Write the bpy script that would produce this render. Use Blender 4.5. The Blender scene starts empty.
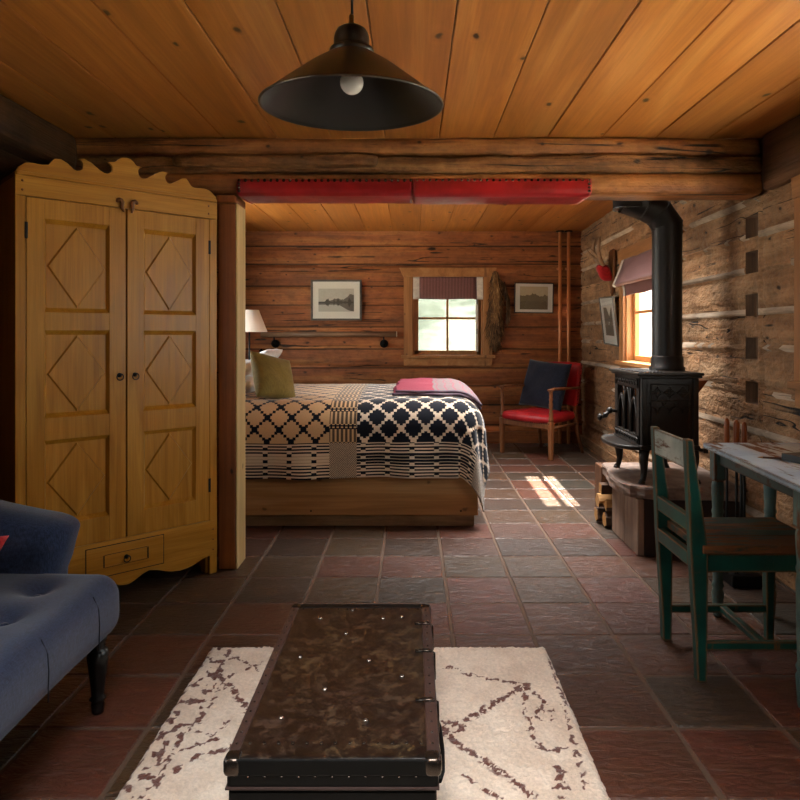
import bpy, bmesh, math, random
from mathutils import Vector, Matrix, noise
random.seed(7)
PI = math.pi
sc = bpy.context.scene
COL = sc.collection
EYE, FPX, CX, CY = 1.18, 680.0, 412.0, 335.0

def hexc(h, k=1.0):
    h = h.lstrip('#'); r = []
    for i in (0, 2, 4):
        c = int(h[i:i+2], 16)/255
        c = c/12.92 if c <= 0.04045 else ((c+0.055)/1.055)**2.4
        r.append(min(1.0, c*k))
    return (r[0], r[1], r[2], 1.0)

def V(*a): return Vector(a)

# ------------------------------------------------------------------ mesh builder
class MB:
    def __init__(s):
        s.bm = bmesh.new(); s.rl = s.bm.faces.layers.float.new('rnd'); s.uv = None
    def merge(s, t, M=None, mi=0, rnd=0.0):
        mp = {}
        for v in t.verts:
            mp[v] = s.bm.verts.new(M @ v.co if M else v.co)
        for f in t.faces:
            try: g = s.bm.faces.new([mp[v] for v in f.verts])
            except ValueError: continue
            g.material_index = mi; g[s.rl] = rnd; g.smooth = f.smooth
        t.free(); return s
    def box(s, lo, hi, bev=0.0, seg=2, M=None, mi=0, rnd=0.0, fn=None, cuts=0):
        t = bmesh.new(); bmesh.ops.create_cube(t, size=1.0)
        c = [(lo[i]+hi[i])/2 for i in range(3)]; d = [abs(hi[i]-lo[i]) for i in range(3)]
        for v in t.verts: v.co = Vector((c[0]+v.co.x*d[0], c[1]+v.co.y*d[1], c[2]+v.co.z*d[2]))
        if bev > 0:
            bev = min(bev, min(d)*0.49)
            bmesh.ops.bevel(t, geom=list(t.edges), offset=bev, segments=seg, profile=0.5, affect='EDGES')
        if cuts: bmesh.ops.subdivide_edges(t, edges=list(t.edges), cuts=cuts, use_grid_fill=True)
        if fn:
            for v in t.verts: v.co = fn(v.co)
        return s.merge(t, M, mi, rnd)
    def hull(s, pts, mi=0, rnd=0.0, bev=0.0, M=None):
        """8 points: bottom ring (4) then top ring (4)"""
        t = bmesh.new(); v = [t.verts.new(p) for p in pts]
        for q in ((3,2,1,0),(4,5,6,7),(0,1,5,4),(1,2,6,5),(2,3,7,6),(3,0,4,7)): t.faces.new([v[i] for i in q])
        if bev > 0: bmesh.ops.bevel(t, geom=list(t.edges), offset=bev, segments=2, profile=0.5, affect='EDGES')
        return s.merge(t, M, mi, rnd)
    def lathe(s, prof, seg=24, M=None, mi=0, rnd=0.0, smooth=True, a0=0.0, a1=2*PI, cap=True):
        t = bmesh.new(); rings = []; full = abs(a1-a0-2*PI) < 1e-6; n = seg if full else seg+1
        for r, z in prof:
            if r < 1e-6: rings.append([t.verts.new((0, 0, z))])
            else: rings.append([t.verts.new((r*math.cos(a0+(a1-a0)*k/seg), r*math.sin(a0+(a1-a0)*k/seg), z)) for k in range(n)])
        for A, B in zip(rings, rings[1:]):
            for k in range(seg):
                k2 = (k+1) % n if full else k+1
                q = [A[k % len(A)], A[k2 % len(A)], B[k2 % len(B)], B[k % len(B)]]
                u = []
                for x in q:
                    if x not in u: u.append(x)
                if len(u) >= 3:
                    try: t.faces.new(u).smooth = smooth
                    except ValueError: pass
        if full and cap:
            for R, fl in ((rings[0], True), (rings[-1], False)):
                if len(R) > 2:
                    try: t.faces.new(R[::-1] if fl else R)
                    except ValueError: pass
        return s.merge(t, M, mi, rnd)
    def tube(s, path, rad, seg=10, mi=0, rnd=0.0, M=None, cap=True, flat=1.0, smooth=True, up=None, split=False):
        t = bmesh.new(); P = [Vector(p) for p in path]; n = len(P)
        if not hasattr(rad, '__len__'): rad = [rad]*n
        tan = []
        for i in range(n):
            a = (P[i]-P[i-1]).normalized() if i > 0 else None
            b = (P[i+1]-P[i]).normalized() if i < n-1 else None
            tan.append(((a or b)+(b or a)).normalized())
        ref = Vector(up) if up else (Vector((0,0,1)) if abs(tan[0].z) < 0.9 else Vector((0,1,0)))
        nx = tan[0].cross(ref).normalized(); rings = []
        for i in range(n):
            nx = (nx - tan[i]*nx.dot(tan[i])).normalized(); ny = tan[i].cross(nx)
            k = 1.0
            if 0 < i < n-1:
                c = (P[i]-P[i-1]).normalized().dot((P[i+1]-P[i]).normalized())
                k = 1/max(0.6, math.sqrt(max(0.0,(1+c)/2)))
            rings.append([t.verts.new(P[i]+nx*math.cos(2*PI*j/seg)*rad[i]*k+ny*math.sin(2*PI*j/seg)*rad[i]*flat*(k if flat==1 else 1)) for j in range(seg)])
        for A, B in zip(rings, rings[1:]):
            if split: A = [t.verts.new(v.co) for v in A]; B = [t.verts.new(v.co) for v in B]
            for j in range(seg): t.faces.new((A[j], A[(j+1)%seg], B[(j+1)%seg], B[j])).smooth = smooth
        if split: bmesh.ops.delete(t, geom=[v for v in t.verts if not v.link_faces], context='VERTS')
        elif cap:
            t.faces.new(rings[0][::-1]); t.faces.new(rings[-1])
        return s.merge(t, M, mi, rnd)
    def prism(s, outline, t0, t1, M=None, mi=0, rnd=0.0, bev=0.0):
        """outline in local xz plane, extruded along local y from t0 to t1"""
        t = bmesh.new(); n = len(outline)
        A = [t.verts.new((x, t0, z)) for x, z in outline]; B = [t.verts.new((x, t1, z)) for x, z in outline]
        t.faces.new(A); t.faces.new(B[::-1])
        for i in range(n): t.faces.new((A[i], B[i], B[(i+1)%n], A[(i+1)%n]))
        if bev > 0:
            es = [e for e in t.edges if abs(e.verts[0].co.y-e.verts[1].co.y) < 1e-6]
            bmesh.ops.bevel(t, geom=es, offset=bev, segments=2, profile=0.5, affect='EDGES')
        return s.merge(t, M, mi, rnd)
    def sphere(s, c, r, M=None, mi=0, rnd=0.0, seg=12):
        t = bmesh.new(); bmesh.ops.create_uvsphere(t, u_segments=seg, v_segments=max(6, seg//2), radius=1)
        rr = r if hasattr(r, '__len__') else (r, r, r)
        for v in t.verts: v.co = Vector((c[0]+v.co.x*rr[0], c[1]+v.co.y*rr[1], c[2]+v.co.z*rr[2]))
        for f in t.faces: f.smooth = True
        return s.merge(t, M, mi, rnd)
    def grid(s, fn, nu, nv, M=None, mi=0, rnd=0.0, uvf=None, smooth=True, closed=False):
        bm = s.bm
        if uvf and not s.uv: s.uv = bm.loops.layers.uv.new('UVMap')
        vs = [[bm.verts.new((M @ Vector(fn(i/nu, j/nv))) if M else fn(i/nu, j/nv)) for j in range(nv+1)] for i in range(nu+1)]
        for i in range(nu):
            for j in range(nv):
                f = bm.faces.new((vs[i][j], vs[i+1][j], vs[i+1][j+1], vs[i][j+1]))
                f.material_index = mi; f[s.rl] = rnd; f.smooth = smooth
                if uvf:
                    for l, (a, b) in zip(f.loops, ((i,j),(i+1,j),(i+1,j+1),(i,j+1))): l[s.uv].uv = uvf(a/nu, b/nv)
        return s
    def softbox(s, lo, hi, r, n=(12,12,6), fn=None, M=None, mi=0, rnd=0.0):
        """rounded box with a dense skin; fn(co, normal) may move vertices"""
        t = bmesh.new(); lo = Vector(lo); hi = Vector(hi); c = (lo+hi)/2; h = (hi-lo)/2
        seen = {}
        def vert(p):
            k = tuple(round(x, 5) for x in p)
            if k not in seen: seen[k] = t.verts.new(p)
            return seen[k]
        for ax in range(3):
            a, b = [(1,2),(2,0),(0,1)][ax]
            for sg in (-1, 1):
                for i in range(n[a]):
                    for j in range(n[b]):
                        q = []
                        for di, dj in ((0,0),(1,0),(1,1),(0,1)):
                            p = [0,0,0]; p[ax] = sg
                            p[a] = -1+2*(i+di)/n[a]; p[b] = -1+2*(j+dj)/n[b]; q.append(vert(p))
                        if sg < 0: q.reverse()
                        t.faces.new(q).smooth = True
        for v in t.verts:
            p = Vector([math.copysign(abs(v.co[k])**0.8, v.co[k])*h[k] for k in range(3)])
            rr = min(r, min(h)*0.999)
            inn = Vector([max(-(h[k]-rr), min(h[k]-rr, p[k])) for k in range(3)])
            d = p-inn
            if d.length > 1e-9:
                nn = d.normalized(); p = inn+nn*rr if sum(1 for k in range(3) if abs(d[k]) > 1e-9) > 1 else p
            else: nn = Vector((0,0,1))
            v.co = p+c
            if fn: v.co = fn(v.co, nn)
        return s.merge(t, M, mi, rnd)
    def build(s, name, mats, parent=None, world=False, smooth=False, structure=False, autosmooth=True):
        bm = s.bm
        bmesh.ops.recalc_face_normals(bm, faces=bm.faces)
        if smooth:
            for f in bm.faces: f.smooth = True
        me = bpy.data.meshes.new(name)
        o = bpy.data.objects.new(name, me); COL.objects.link(o)
        if parent is not None:
            o.parent = parent; W[o] = W.get(parent, Matrix())
            if world:
                bm.transform(W[o].inverted())
        elif not structure:
            xs = [v.co for v in bm.verts]
            b = Vector(((min(v.x for v in xs)+max(v.x for v in xs))/2, (min(v.y for v in xs)+max(v.y for v in xs))/2, min(v.z for v in xs)))
            bm.transform(Matrix.Translation(-b)); o.location = b; W[o] = Matrix.Translation(b)
        else: W[o] = Matrix()
        bm.to_mesh(me); bm.free()
        for m in (mats if isinstance(mats, (list, tuple)) else [mats]): me.materials.append(m)
        if structure: o['kind'] = 'structure'
        return o
W = {}
def tag(o, label, cat, group=None, kind=None):
    o['label'] = label; o['category'] = cat
    if group: o['group'] = group
    if kind: o['kind'] = kind
    return o
def thing(name, label, cat, loc=(0,0,0), rotz=0.0, group=None):
    o = bpy.data.objects.new(name, None); COL.objects.link(o); o.empty_display_size = 0.1
    o.location = loc; o.rotation_euler = (0, 0, rotz)
    W[o] = Matrix.Translation(loc) @ Matrix.Rotation(rotz, 4, 'Z')
    return tag(o, label, cat, group)
def frame(O, du, dn):
    """columns: along, into the room, up"""
    du = Vector(du).normalized(); dn = Vector(dn).normalized()
    return Matrix(((du.x, dn.x, 0, O[0]), (du.y, dn.y, 0, O[1]), (du.z, dn.z, 1, O[2]), (0,0,0,1)))
def copy_tree(o, parent=None):
    c = o.copy(); COL.objects.link(c); W[c] = W.get(o, Matrix())
    if parent: c.parent = parent
    for ch in list(o.children): copy_tree(ch, c)
    return c

# ------------------------------------------------------------------ shader helpers
class S:
    """a socket with arithmetic"""
    def __init__(s, nt, sock): s.nt = nt; s.k = sock
    def op(s, o, b=None, c=None, rev=False):
        n = s.nt.nodes.new('ShaderNodeMath'); n.operation = o
        for i, x in enumerate((s, b, c)):
            if x is None: continue
            if rev and i < 2: i = 1-i
            if isinstance(x, S): s.nt.links.new(x.k, n.inputs[i])
            else: n.inputs[i].default_value = x
        return S(s.nt, n.outputs[0])
    def __add__(s, b): return s.op('ADD', b)
    __radd__ = __add__
    def __sub__(s, b): return s.op('SUBTRACT', b)
    def __rsub__(s, b): return s.op('SUBTRACT', b, rev=True)
    def __mul__(s, b): return s.op('MULTIPLY', b)
    __rmul__ = __mul__
    def __truediv__(s, b): return s.op('DIVIDE', b)
    def fl(s): return s.op('FLOOR')
    def mod(s, b): return s.op('FLOORED_MODULO', b)
    def lt(s, b): return s.op('LESS_THAN', b)
    def gt(s, b): return s.op('GREATER_THAN', b)
    def mx(s, b): return s.op('MAXIMUM', b)
    def mn(s, b): return s.op('MINIMUM', b)
    def ab(s): return s.op('ABSOLUTE')
    def sin(s): return s.op('SINE')
    def clamp(s): return s.op('MAXIMUM', 0.0).op('MINIMUM', 1.0)
    def step(s, a, b):
        n = s.nt.nodes.new('ShaderNodeMapRange'); n.interpolation_type = 'SMOOTHSTEP'
        s.nt.links.new(s.k, n.inputs[0]); n.inputs[1].default_value = a; n.inputs[2].default_value = b
        return S(s.nt, n.outputs[0])

class Mat:
    def __init__(s, name, rough=0.5, metal=0.0, spec=0.5):
        s.m = bpy.data.materials.new(name); s.m.use_nodes = True; s.nt = s.m.node_tree
        s.b = s.nt.nodes['Principled BSDF']; s.b.inputs['Roughness'].default_value = rough
        s.b.inputs['Metallic'].default_value = metal; s.b.inputs['Specular IOR Level'].default_value = spec
    def n(s, t, **kw):
        x = s.nt.nodes.new('ShaderNode'+t)
        for k, v in kw.items(): setattr(x, k, v)
        return x
    def l(s, a, b): s.nt.links.new(a.k if isinstance(a, S) else a, b)
    def coord(s, scale=(1,1,1), src='Object', rnd=None, rot=None):
        tc = s.n('TexCoord'); o = tc.outputs[src]
        if rnd is not None:
            add = s.n('VectorMath', operation='MULTIPLY_ADD')
            cmb = s.n('CombineXYZ')
            for i in range(3): s.l(rnd, cmb.inputs[i])
            s.l(cmb.outputs[0], add.inputs[0]); add.inputs[1].default_value = (17.3, 31.7, 11.9); s.l(o, add.inputs[2]); o = add.outputs[0]
        mp = s.n('Mapping'); mp.inputs['Scale'].default_value = scale
        if rot: mp.inputs['Rotation'].default_value = rot
        s.l(o, mp.inputs[0]); return mp.outputs[0]
    def noise(s, co, scale=1.0, detail=4.0, rough=0.55, dist=0.0):
        x = s.n('TexNoise'); s.l(co, x.inputs['Vector']); x.inputs['Scale'].default_value = scale
        x.inputs['Detail'].default_value = detail; x.inputs['Roughness'].default_value = rough; x.inputs['Distortion'].default_value = dist
        return S(s.nt, x.outputs[0])
    def voro(s, co, scale=1.0, feature='F1', rnd=1.0):
        x = s.n('TexVoronoi', feature=feature); s.l(co, x.inputs['Vector']); x.inputs['Scale'].default_value = scale
        x.inputs['Randomness'].default_value = rnd
        return S(s.nt, x.outputs['Distance'])
    def attr(s, name):
        a = s.n('Attribute', attribute_name=name); return S(s.nt, a.outputs['Fac'])
    def xyz(s, src='Object'):
        tc = s.n('TexCoord'); sp = s.n('SeparateXYZ'); s.l(tc.outputs[src], sp.inputs[0])
        return [S(s.nt, sp.outputs[i]) for i in range(3)]
    def ramp(s, f, stops, interp='LINEAR'):
        r = s.n('ValToRGB'); r.color_ramp.interpolation = interp; e = r.color_ramp.elements
        while len(e) < len(stops): e.new(0.5)
        for x, (p, c) in zip(e, stops): x.position = p; x.color = hexc(c) if isinstance(c, str) else c
        s.l(f, r.inputs[0]); return r.outputs[0]
    def mix(s, f, a, b, mode='MIX'):
        x = s.n('Mix', data_type='RGBA', blend_type=mode)
        for i, v in ((0, f), (6, a), (7, b)):
            if isinstance(v, S): s.l(v, x.inputs[i])
            elif isinstance(v, (int, float)): x.inputs[i].default_value = v
            elif isinstance(v, str): x.inputs[i].default_value = hexc(v)
            elif isinstance(v, tuple): x.inputs[i].default_value = v
            else: s.l(v, x.inputs[i])
        return x.outputs[2]
    def scale(s, col, f):
        """multiply colour by a grey factor socket"""
        c = s.n('CombineXYZ')
        for i in range(3): s.l(f, c.inputs[i])
        x = s.n('VectorMath', operation='MULTIPLY'); s.l(col, x.inputs[0]); s.l(c.outputs[0], x.inputs[1]); return x.outputs[0]
    def color(s, c):
        if isinstance(c, str): s.b.inputs['Base Color'].default_value = hexc(c)
        elif isinstance(c, tuple): s.b.inputs['Base Color'].default_value = c
        else: s.l(c, s.b.inputs['Base Color'])
        return s
    def bump(s, f, strength=0.3, dist=0.01):
        x = s.n('Bump'); x.inputs['Strength'].default_value = strength; x.inputs['Distance'].default_value = dist
        s.l(f, x.inputs['Height']); s.l(x.outputs[0], s.b.inputs['Normal']); return s
    def roughf(s, f, a, b):
        s.l((f*(b-a))+a, s.b.inputs['Roughness']); return s

def AX(axis, perp, along):
    return {'X': (along, perp, perp), 'Y': (perp, along, perp), 'Z': (perp, perp, along)}[axis]

def wood(name, dark, mid, light, axis='X', perp=14.0, ratio=12.0, rough=0.5, bump=0.25, knots=0.0, cracks=0.0, rnd=False,
         spec=0.4, var=0.35, grime=0.0, knotscale=2.2, pores=0.25, coat=0.0, bdist=0.006, face=None, ndist=0.9, adze=0.0):
    m = Mat(name, rough, spec=spec); R = m.attr('rnd') if rnd else None
    co = m.coord(AX(axis, perp, perp/ratio), rnd=R)
    n1 = m.noise(co, 1.0, 5, 0.6, ndist)
    fine = m.noise(m.coord(AX(axis, perp*9, perp*9/40), rnd=R), 1.0, 3, 0.6)
    col = m.ramp(n1, [(0.22, dark), (0.5, mid), (0.78, light)])
    f = fine.step(0.2, 0.75)*pores + (1-pores)
    if R is not None: f = f*(((R*7.31).mod(1.0))*var + (1-var*0.55))
    else: f = f*(m.noise(m.coord((1,1,1)), 1.3, 2, 0.5)*var + (1-var*0.5))
    h = n1*0.5+fine*0.5
    if cracks:
        cn = m.noise(m.coord(AX(axis, perp*1.3, perp/34), rnd=R), 1.0, 2, 0.5, 0.15)
        band = (cn-0.5).ab().step(0.002, 0.012)
        gate = m.noise(m.coord((2.3,2.3,2.3), rnd=R), 1.0, 2).step(0.50, 0.56)
        ck = 1-(1-band)*gate*cracks
        f = f*ck; h = h*ck
    if grime:
        g = m.noise(m.coord((3,3,3), rnd=R), 1.0, 5, 0.65).step(0.30, 0.70)
        f = f*(g*grime + (1-grime))
    if knots:
        fa = face or {'X': 'Y', 'Y': 'Z', 'Z': 'Y'}[axis]
        kc0 = m.coord((1,1,1), rnd=R); sp = m.n('SeparateXYZ'); m.l(kc0, sp.inputs[0])
        ij = [i for i in range(3) if i != 'XYZ'.index(fa)]
        nz = m.n('TexNoise'); nz.inputs['Scale'].default_value = 14; m.l(kc0, nz.inputs['Vector'])
        cmb = m.n('CombineXYZ')
        for q, i in enumerate(ij):
            s1 = S(m.nt, sp.outputs[i])*(knotscale if 'XYZ'[i] == axis else knotscale*1.7)+S(m.nt, nz.outputs[0])*0.12
            m.l(s1, cmb.inputs[q])
        vz = m.n('TexVoronoi', feature='F1', voronoi_dimensions='2D'); m.l(cmb.outputs[0], vz.inputs['Vector']); vz.inputs['Scale'].default_value = 1.0
        d = S(m.nt, vz.outputs['Distance'])
        # only some of the cells hold a knot
        sc3 = m.n('SeparateColor'); m.l(vz.outputs['Color'], sc3.inputs[0]); has = S(m.nt, sc3.outputs[0]).lt(0.72); sz = S(m.nt, sc3.outputs[1])*0.6+0.6
        d = d/sz+(1-has)*1.0
        k = d.step(0.022, 0.060)
        ring = (d*70).sin()*0.05*(1-d.step(0.06, 0.22))
        f = f*(k*knots+(1-knots))+ring*knots
        h = h*(k*0.4+0.6)
    if adze:
        az = m.noise(m.coord(AX(axis, 26, 15), rnd=R), 1.0, 3, 0.6, 0.3); h = h*(1-adze)+az*adze*1.6; f = f*(az.step(0.25, 0.55)*0.30+0.70)
    m.color(m.scale(col, f)).bump(h, bump, bdist)
    m.roughf(n1, rough-0.08, rough+0.10)
    if coat: m.b.inputs['Coat Weight'].default_value = coat; m.b.inputs['Coat Roughness'].default_value = 0.25
    return m.m
def plain(name, c, rough=0.5, metal=0.0, spec=0.5, nz=0.0, nscale=20, bump=0.0):
    m = Mat(name, rough, metal, spec)
    if nz or bump:
        n = m.noise(m.coord((nscale,)*3), 1.0, 4, 0.6)
        m.color(m.scale(m.mix(0.0, c, c), n*nz*2+(1-nz)))
        if bump: m.bump(n, bump, 0.004)
    else: m.color(c)
    return m.m
def fabric(name, c1, c2, wsc=260, rough=0.9, bump=0.25, sheen=0.3, big=0.25):
    m = Mat(name, rough, spec=0.2)
    a = m.noise(m.coord((wsc, wsc/9, wsc)), 1.0, 2); b = m.noise(m.coord((wsc/9, wsc, wsc/9)), 1.0, 2)
    t = (a+b)*0.5; g = m.noise(m.coord((5,5,5)), 1.0, 3)
    m.color(m.scale(m.mix(t.step(0.35, 0.65), c1, c2), g*big*2+(1-big))).bump(t, bump, 0.003)
    m.b.inputs['Sheen Weight'].default_value = sheen; m.b.inputs['Sheen Roughness'].default_value = 0.5
    return m.m
def painted(name, paint, paint2, under, axis='Z', wear=0.5, rough=0.45, edge=0.006, edgecol=None):
    """old paint rubbed off along the edges and in patches"""
    m = Mat(name, rough, spec=0.45)
    bv = m.n('Bevel', samples=6); bv.inputs['Radius'].default_value = edge
    ge = m.n('NewGeometry'); dt = m.n('VectorMath', operation='DOT_PRODUCT')
    m.l(bv.outputs[0], dt.inputs[0]); m.l(ge.outputs['Normal'], dt.inputs[1])
    e = S(m.nt, dt.outputs['Value'])
    nz = m.noise(m.coord((30,30,30)), 1.0, 5, 0.7)
    edgem = (1-e)+nz*0.10
    em = edgem.step(0.055, 0.10)
    st = m.noise(m.coord(AX(axis, 16, 3)), 1.0, 6, 0.7)
    pm = st.step(0.66-0.22*wear, 0.74-0.20*wear)
    mask = em.mx(pm)
    wd = m.mix(nz, under, hexc(under, 0.55))
    pc = m.mix(m.noise(m.coord((6,6,6)), 1.0, 4).step(0.35, 0.65), paint, paint2)
    m.color(m.mix(mask, pc, wd)).bump(nz*0.4+mask*-0.6, 0.25, 0.002)
    m.roughf(mask, rough, 0.7)
    return m.m
# ------------------------------------------------------------------ materials
M_wallback = wood('back_logs', '#6b3a1e', '#ab6534', '#c9894d', 'X', 7, 12, 0.6, 0.9, knots=0.8, cracks=0.9, grime=0.30, pores=0.3, bdist=0.014, knotscale=2.6, face='Y', ndist=0.5, rnd=True, var=0.34, adze=0.3)
M_wallright = wood('right_logs', '#78502f', '#b0835a', '#cca67d', 'Y', 6, 7, 0.7, 1.0, knots=0.85, cracks=1.0, grime=0.45, pores=0.25, bdist=0.03, knotscale=2.8, face='X', ndist=0.8, rnd=True, var=0.25, adze=0.6)
M_walldark = wood('side_logs', '#2b1a10', '#553722', '#7a5433', 'Y', 9, 12, 0.75, 0.8, knots=0.6, cracks=0.9, grime=0.5, bdist=0.014)
M_chink = wood('pole_chinking', '#a08569', '#cdb499', '#e6d3bd', 'Y', 12, 10, 0.7, 0.5, cracks=0.5, grime=0.6, face='X')
M_ceil = wood('ceiling_boards', '#9c5c24', '#bb7633', '#d1924e', 'Y', 8, 14, 0.42, 0.10, knots=0.9, rnd=True, var=0.24, pores=0.20, knotscale=1.9, face='Z', ndist=1.4)
M_beam = wood('hewn_beam', '#653719', '#a86a34', '#cf9050', 'X', 9, 10, 0.55, 1.0, knots=0.85, cracks=0.95, grime=0.5, bdist=0.014, knotscale=2.4, adze=0.45)
M_beamgrey = wood('weathered_log', '#452a14', '#a06a38', '#c9965c', 'X', 12, 12, 0.6, 1.0, knots=0.85, cracks=1.0, grime=0.7, bdist=0.018, knotscale=3.2, adze=0.6)
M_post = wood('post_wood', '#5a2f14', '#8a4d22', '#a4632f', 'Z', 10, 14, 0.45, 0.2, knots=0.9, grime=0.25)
M_postlit = wood('post_lit_face', '#b9985f', '#d3b67d', '#e2ca97', 'Z', 9, 14, 0.5, 0.2, knots=0.8, face='X')  # pale copy of the post wood, paints the light on its right face
M_trim = wood('window_trim', '#7e5129', '#a46f3f', '#ba8752', 'Y', 10, 12, 0.5, 0.2, knots=0.5)
M_trimz = wood('window_trim_upright', '#7e5129', '#a46f3f', '#ba8752', 'Z', 10, 12, 0.5, 0.2, knots=0.5)
M_sash = wood('sash_pine', '#a8683a', '#c48a52', '#d9a56c', 'Z', 12, 12, 0.35, 0.1)
M_gap = wood('dark_gap', '#1c0f08', '#3a2212', '#7a5330', 'X', 9, 30, 0.8, 0.5)
M_notch = wood('notch_end', '#4a3524', '#6b4f38', '#866549', 'Z', 14, 6, 0.8, 0.6)
M_hole = wood('notch_wood', '#150d08', '#2c1c10', '#3e2917', 'Z', 14, 8, 0.85, 0.7)
M_iron = plain('black_iron', '#12110f', 0.5, 0.6, 0.5, 0.2, 40)
M_grass = None

def glass_mat(name='window_glass', tint=(0.93, 0.95, 0.94, 1)):
    m = bpy.data.materials.new(name); m.use_nodes = True; nt = m.node_tree; nt.nodes.clear()
    o = nt.nodes.new('ShaderNodeOutputMaterial'); mx = nt.nodes.new('ShaderNodeMixShader')
    t = nt.nodes.new('ShaderNodeBsdfTransparent'); g = nt.nodes.new('ShaderNodeBsdfGlossy'); f = nt.nodes.new('ShaderNodeFresnel')
    t.inputs[0].default_value = tint; g.inputs['Roughness'].default_value = 0.03
    lw = nt.nodes.new('ShaderNodeLayerWeight'); pw = nt.nodes.new('ShaderNodeMath'); pw.operation = 'POWER'; pw.inputs[1].default_value = 4.0
    ma = nt.nodes.new('ShaderNodeMath'); ma.operation = 'MULTIPLY_ADD'; ma.inputs[1].default_value = 0.7; ma.inputs[2].default_value = 0.04
    nt.links.new(lw.outputs['Facing'], pw.inputs[0]); nt.links.new(pw.outputs[0], ma.inputs[0]); nt.nodes.remove(f)
    nt.links.new(ma.outputs[0], mx.inputs[0]); nt.links.new(t.outputs[0], mx.inputs[1]); nt.links.new(g.outputs[0], mx.inputs[2]); nt.links.new(mx.outputs[0], o.inputs[0])
    return m
M_glass = glass_mat(); M_glassdim = glass_mat('dimmed_glass', (0.5, 0.5, 0.49, 1))  # grey tint put into the back pane to dim the outside view

# ------------------------------------------------------------------ log walls
def log_wall(name, O, du, dn, u0, u1, ztop, seams, mats, openings=(), recess=(), thick=0.2, res=0.025, bulge=0.016, rough=0.008, chink=0.0, zbot=0.0, seed=0, groove=(), flush=True):
    F = frame(O, du, dn)
    def lines(a, b, keep):
        n = max(1, int(round((b-a)/res))); L = [a+(b-a)*i/n for i in range(n+1)]
        L = [x for x in L if all(abs(x-k) > res*0.4 for k in keep)]
        return sorted(set(L+list(keep)+[a, b]))
    ku = [x for o in list(openings)+list(recess) for x in o[:2]]; kz = [x for o in list(openings)+list(recess) for x in o[2:4]]
    for r in recess: ku += [r[0]+0.004, r[1]-0.004]; kz += [r[2]+0.004, r[3]-0.004]
    if chink: kz += [z+d for z in seams for d in (-chink, 0, chink)]
    U = lines(u0, u1, ku); Z = lines(zbot, ztop, kz)
    ss = sorted(list(seams)+[zbot-0.1, ztop+0.1])
    def disp(u, z):
        for r in recess:
            if r[0]+2e-3 < u < r[1]-2e-3 and r[2]+2e-3 < z < r[3]-2e-3: return -r[4]
        zz = z+0.006*noise.noise(Vector((u*1.1+seed, z*3, 5)))
        lo = max([s for s in ss if s <= zz], default=ss[0]); hi = min([s for s in ss if s > zz], default=ss[-1])
        t = (zz-lo)/max(1e-4, hi-lo); e = abs(2*t-1)
        k = int(lo*37)
        d = -bulge*e**7 + 0.010*noise.noise(Vector((u*0.45+k, k*1.7, seed)))
        d += rough*noise.noise(Vector((u*2.2+seed, z*7, k)))+rough*0.6*noise.noise(Vector((u*7+seed, z*22, k)))
        dm = min(abs(zz-lo), abs(hi-zz))
        if chink:
            cw_ = 0.5+0.9*noise.noise(Vector((u*0.9+seed, k*3.3, 11))) if flush else 1.0
            if dm < chink and not flush: d = -0.012
            elif dm < chink: d = -0.014+0.026*max(0, min(1, cw_+0.35))*math.sqrt(max(0, 1-(dm/chink)**2))+0.004*noise.noise(Vector((u*5, z*5, 2)))
            elif dm < chink+0.012: d -= 0.014
        elif dm < 0.010: d -= 0.014
        for r in recess:
            q = max(r[0]-u, u-r[1], r[2]-z, z-r[3])
            if q < 0.035: d = d*max(0, q/0.035)-0.004*(1-max(0, q/0.035))
        for g in groove:
            if abs(u-g) < 0.008: d -= 0.02
        return d
    mb = MB(); bm = mb.bm
    vs = {}
    def vv(i, j):
        if (i, j) not in vs: vs[(i, j)] = bm.verts.new(F @ Vector((U[i], disp(U[i], Z[j]), Z[j])))
        return vs[(i, j)]
    for i in range(len(U)-1):
        uc = (U[i]+U[i+1])/2
        for j in range(len(Z)-1):
            zc = (Z[j]+Z[j+1])/2
            if any(o[0] < uc < o[1] and o[2] < zc < o[3] for o in openings): continue
            f = bm.faces.new((vv(i,j), vv(i+1,j), vv(i+1,j+1), vv(i,j+1))); f.smooth = True
            mi = 0
            if any(r[0] < uc < r[1] and r[2] < zc < r[3] for r in recess): mi = 2
            elif chink and min(abs(zc-s) for s in ss) < chink*0.98:
                kk_ = min(ss, key=lambda s_: abs(zc-s_)); mi = 1 if (not flush or noise.noise(Vector((uc*0.8+seed, kk_*21, 4)))+0.35*noise.noise(Vector((uc*9, kk_*21, 7))) > -0.10) else 0
            f.material_index = mi
            lo = max([s_ for s_ in ss if s_ <= zc], default=ss[0]); f[mb.rl] = (lo*7.317) % 1.0
    # the outer face and the four reveals of each opening
    cu = sorted({u0, u1, *[x for o in openings for x in o[:2]]}); cz = sorted({zbot, ztop, *[x for o in openings for x in o[2:4]]})
    def quad(pts):
        f = bm.faces.new([bm.verts.new(F @ Vector(p)) for p in pts]); f.material_index = 0
    for a, b in zip(cu, cu[1:]):
        for c, d in zip(cz, cz[1:]):
            if any(o[0] < (a+b)/2 < o[1] and o[2] < (c+d)/2 < o[3] for o in openings): continue
            quad(((a,-thick,c),(b,-thick,c),(b,-thick,d),(a,-thick,d)))
    for a, b, c, d in [o[:4] for o in openings]:
        t = -0.012
        for p, q in (((a,c),(b,c)),((b,c),(b,d)),((b,d),(a,d)),((a,d),(a,c))):
            quad(((p[0],t,p[1]),(q[0],t,q[1]),(q[0],-thick,q[1]),(p[0],-thick,p[1])))
    for p, q in (((u0,zbot),(u1,zbot)),((u1,zbot),(u1,ztop)),((u1,ztop),(u0,ztop)),((u0,ztop),(u0,zbot))):
        quad(((p[0],-0.03,p[1]),(q[0],-0.03,q[1]),(q[0],-thick,q[1]),(p[0],-thick,p[1])))
    return mb.build(name, mats, structure=True)

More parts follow.
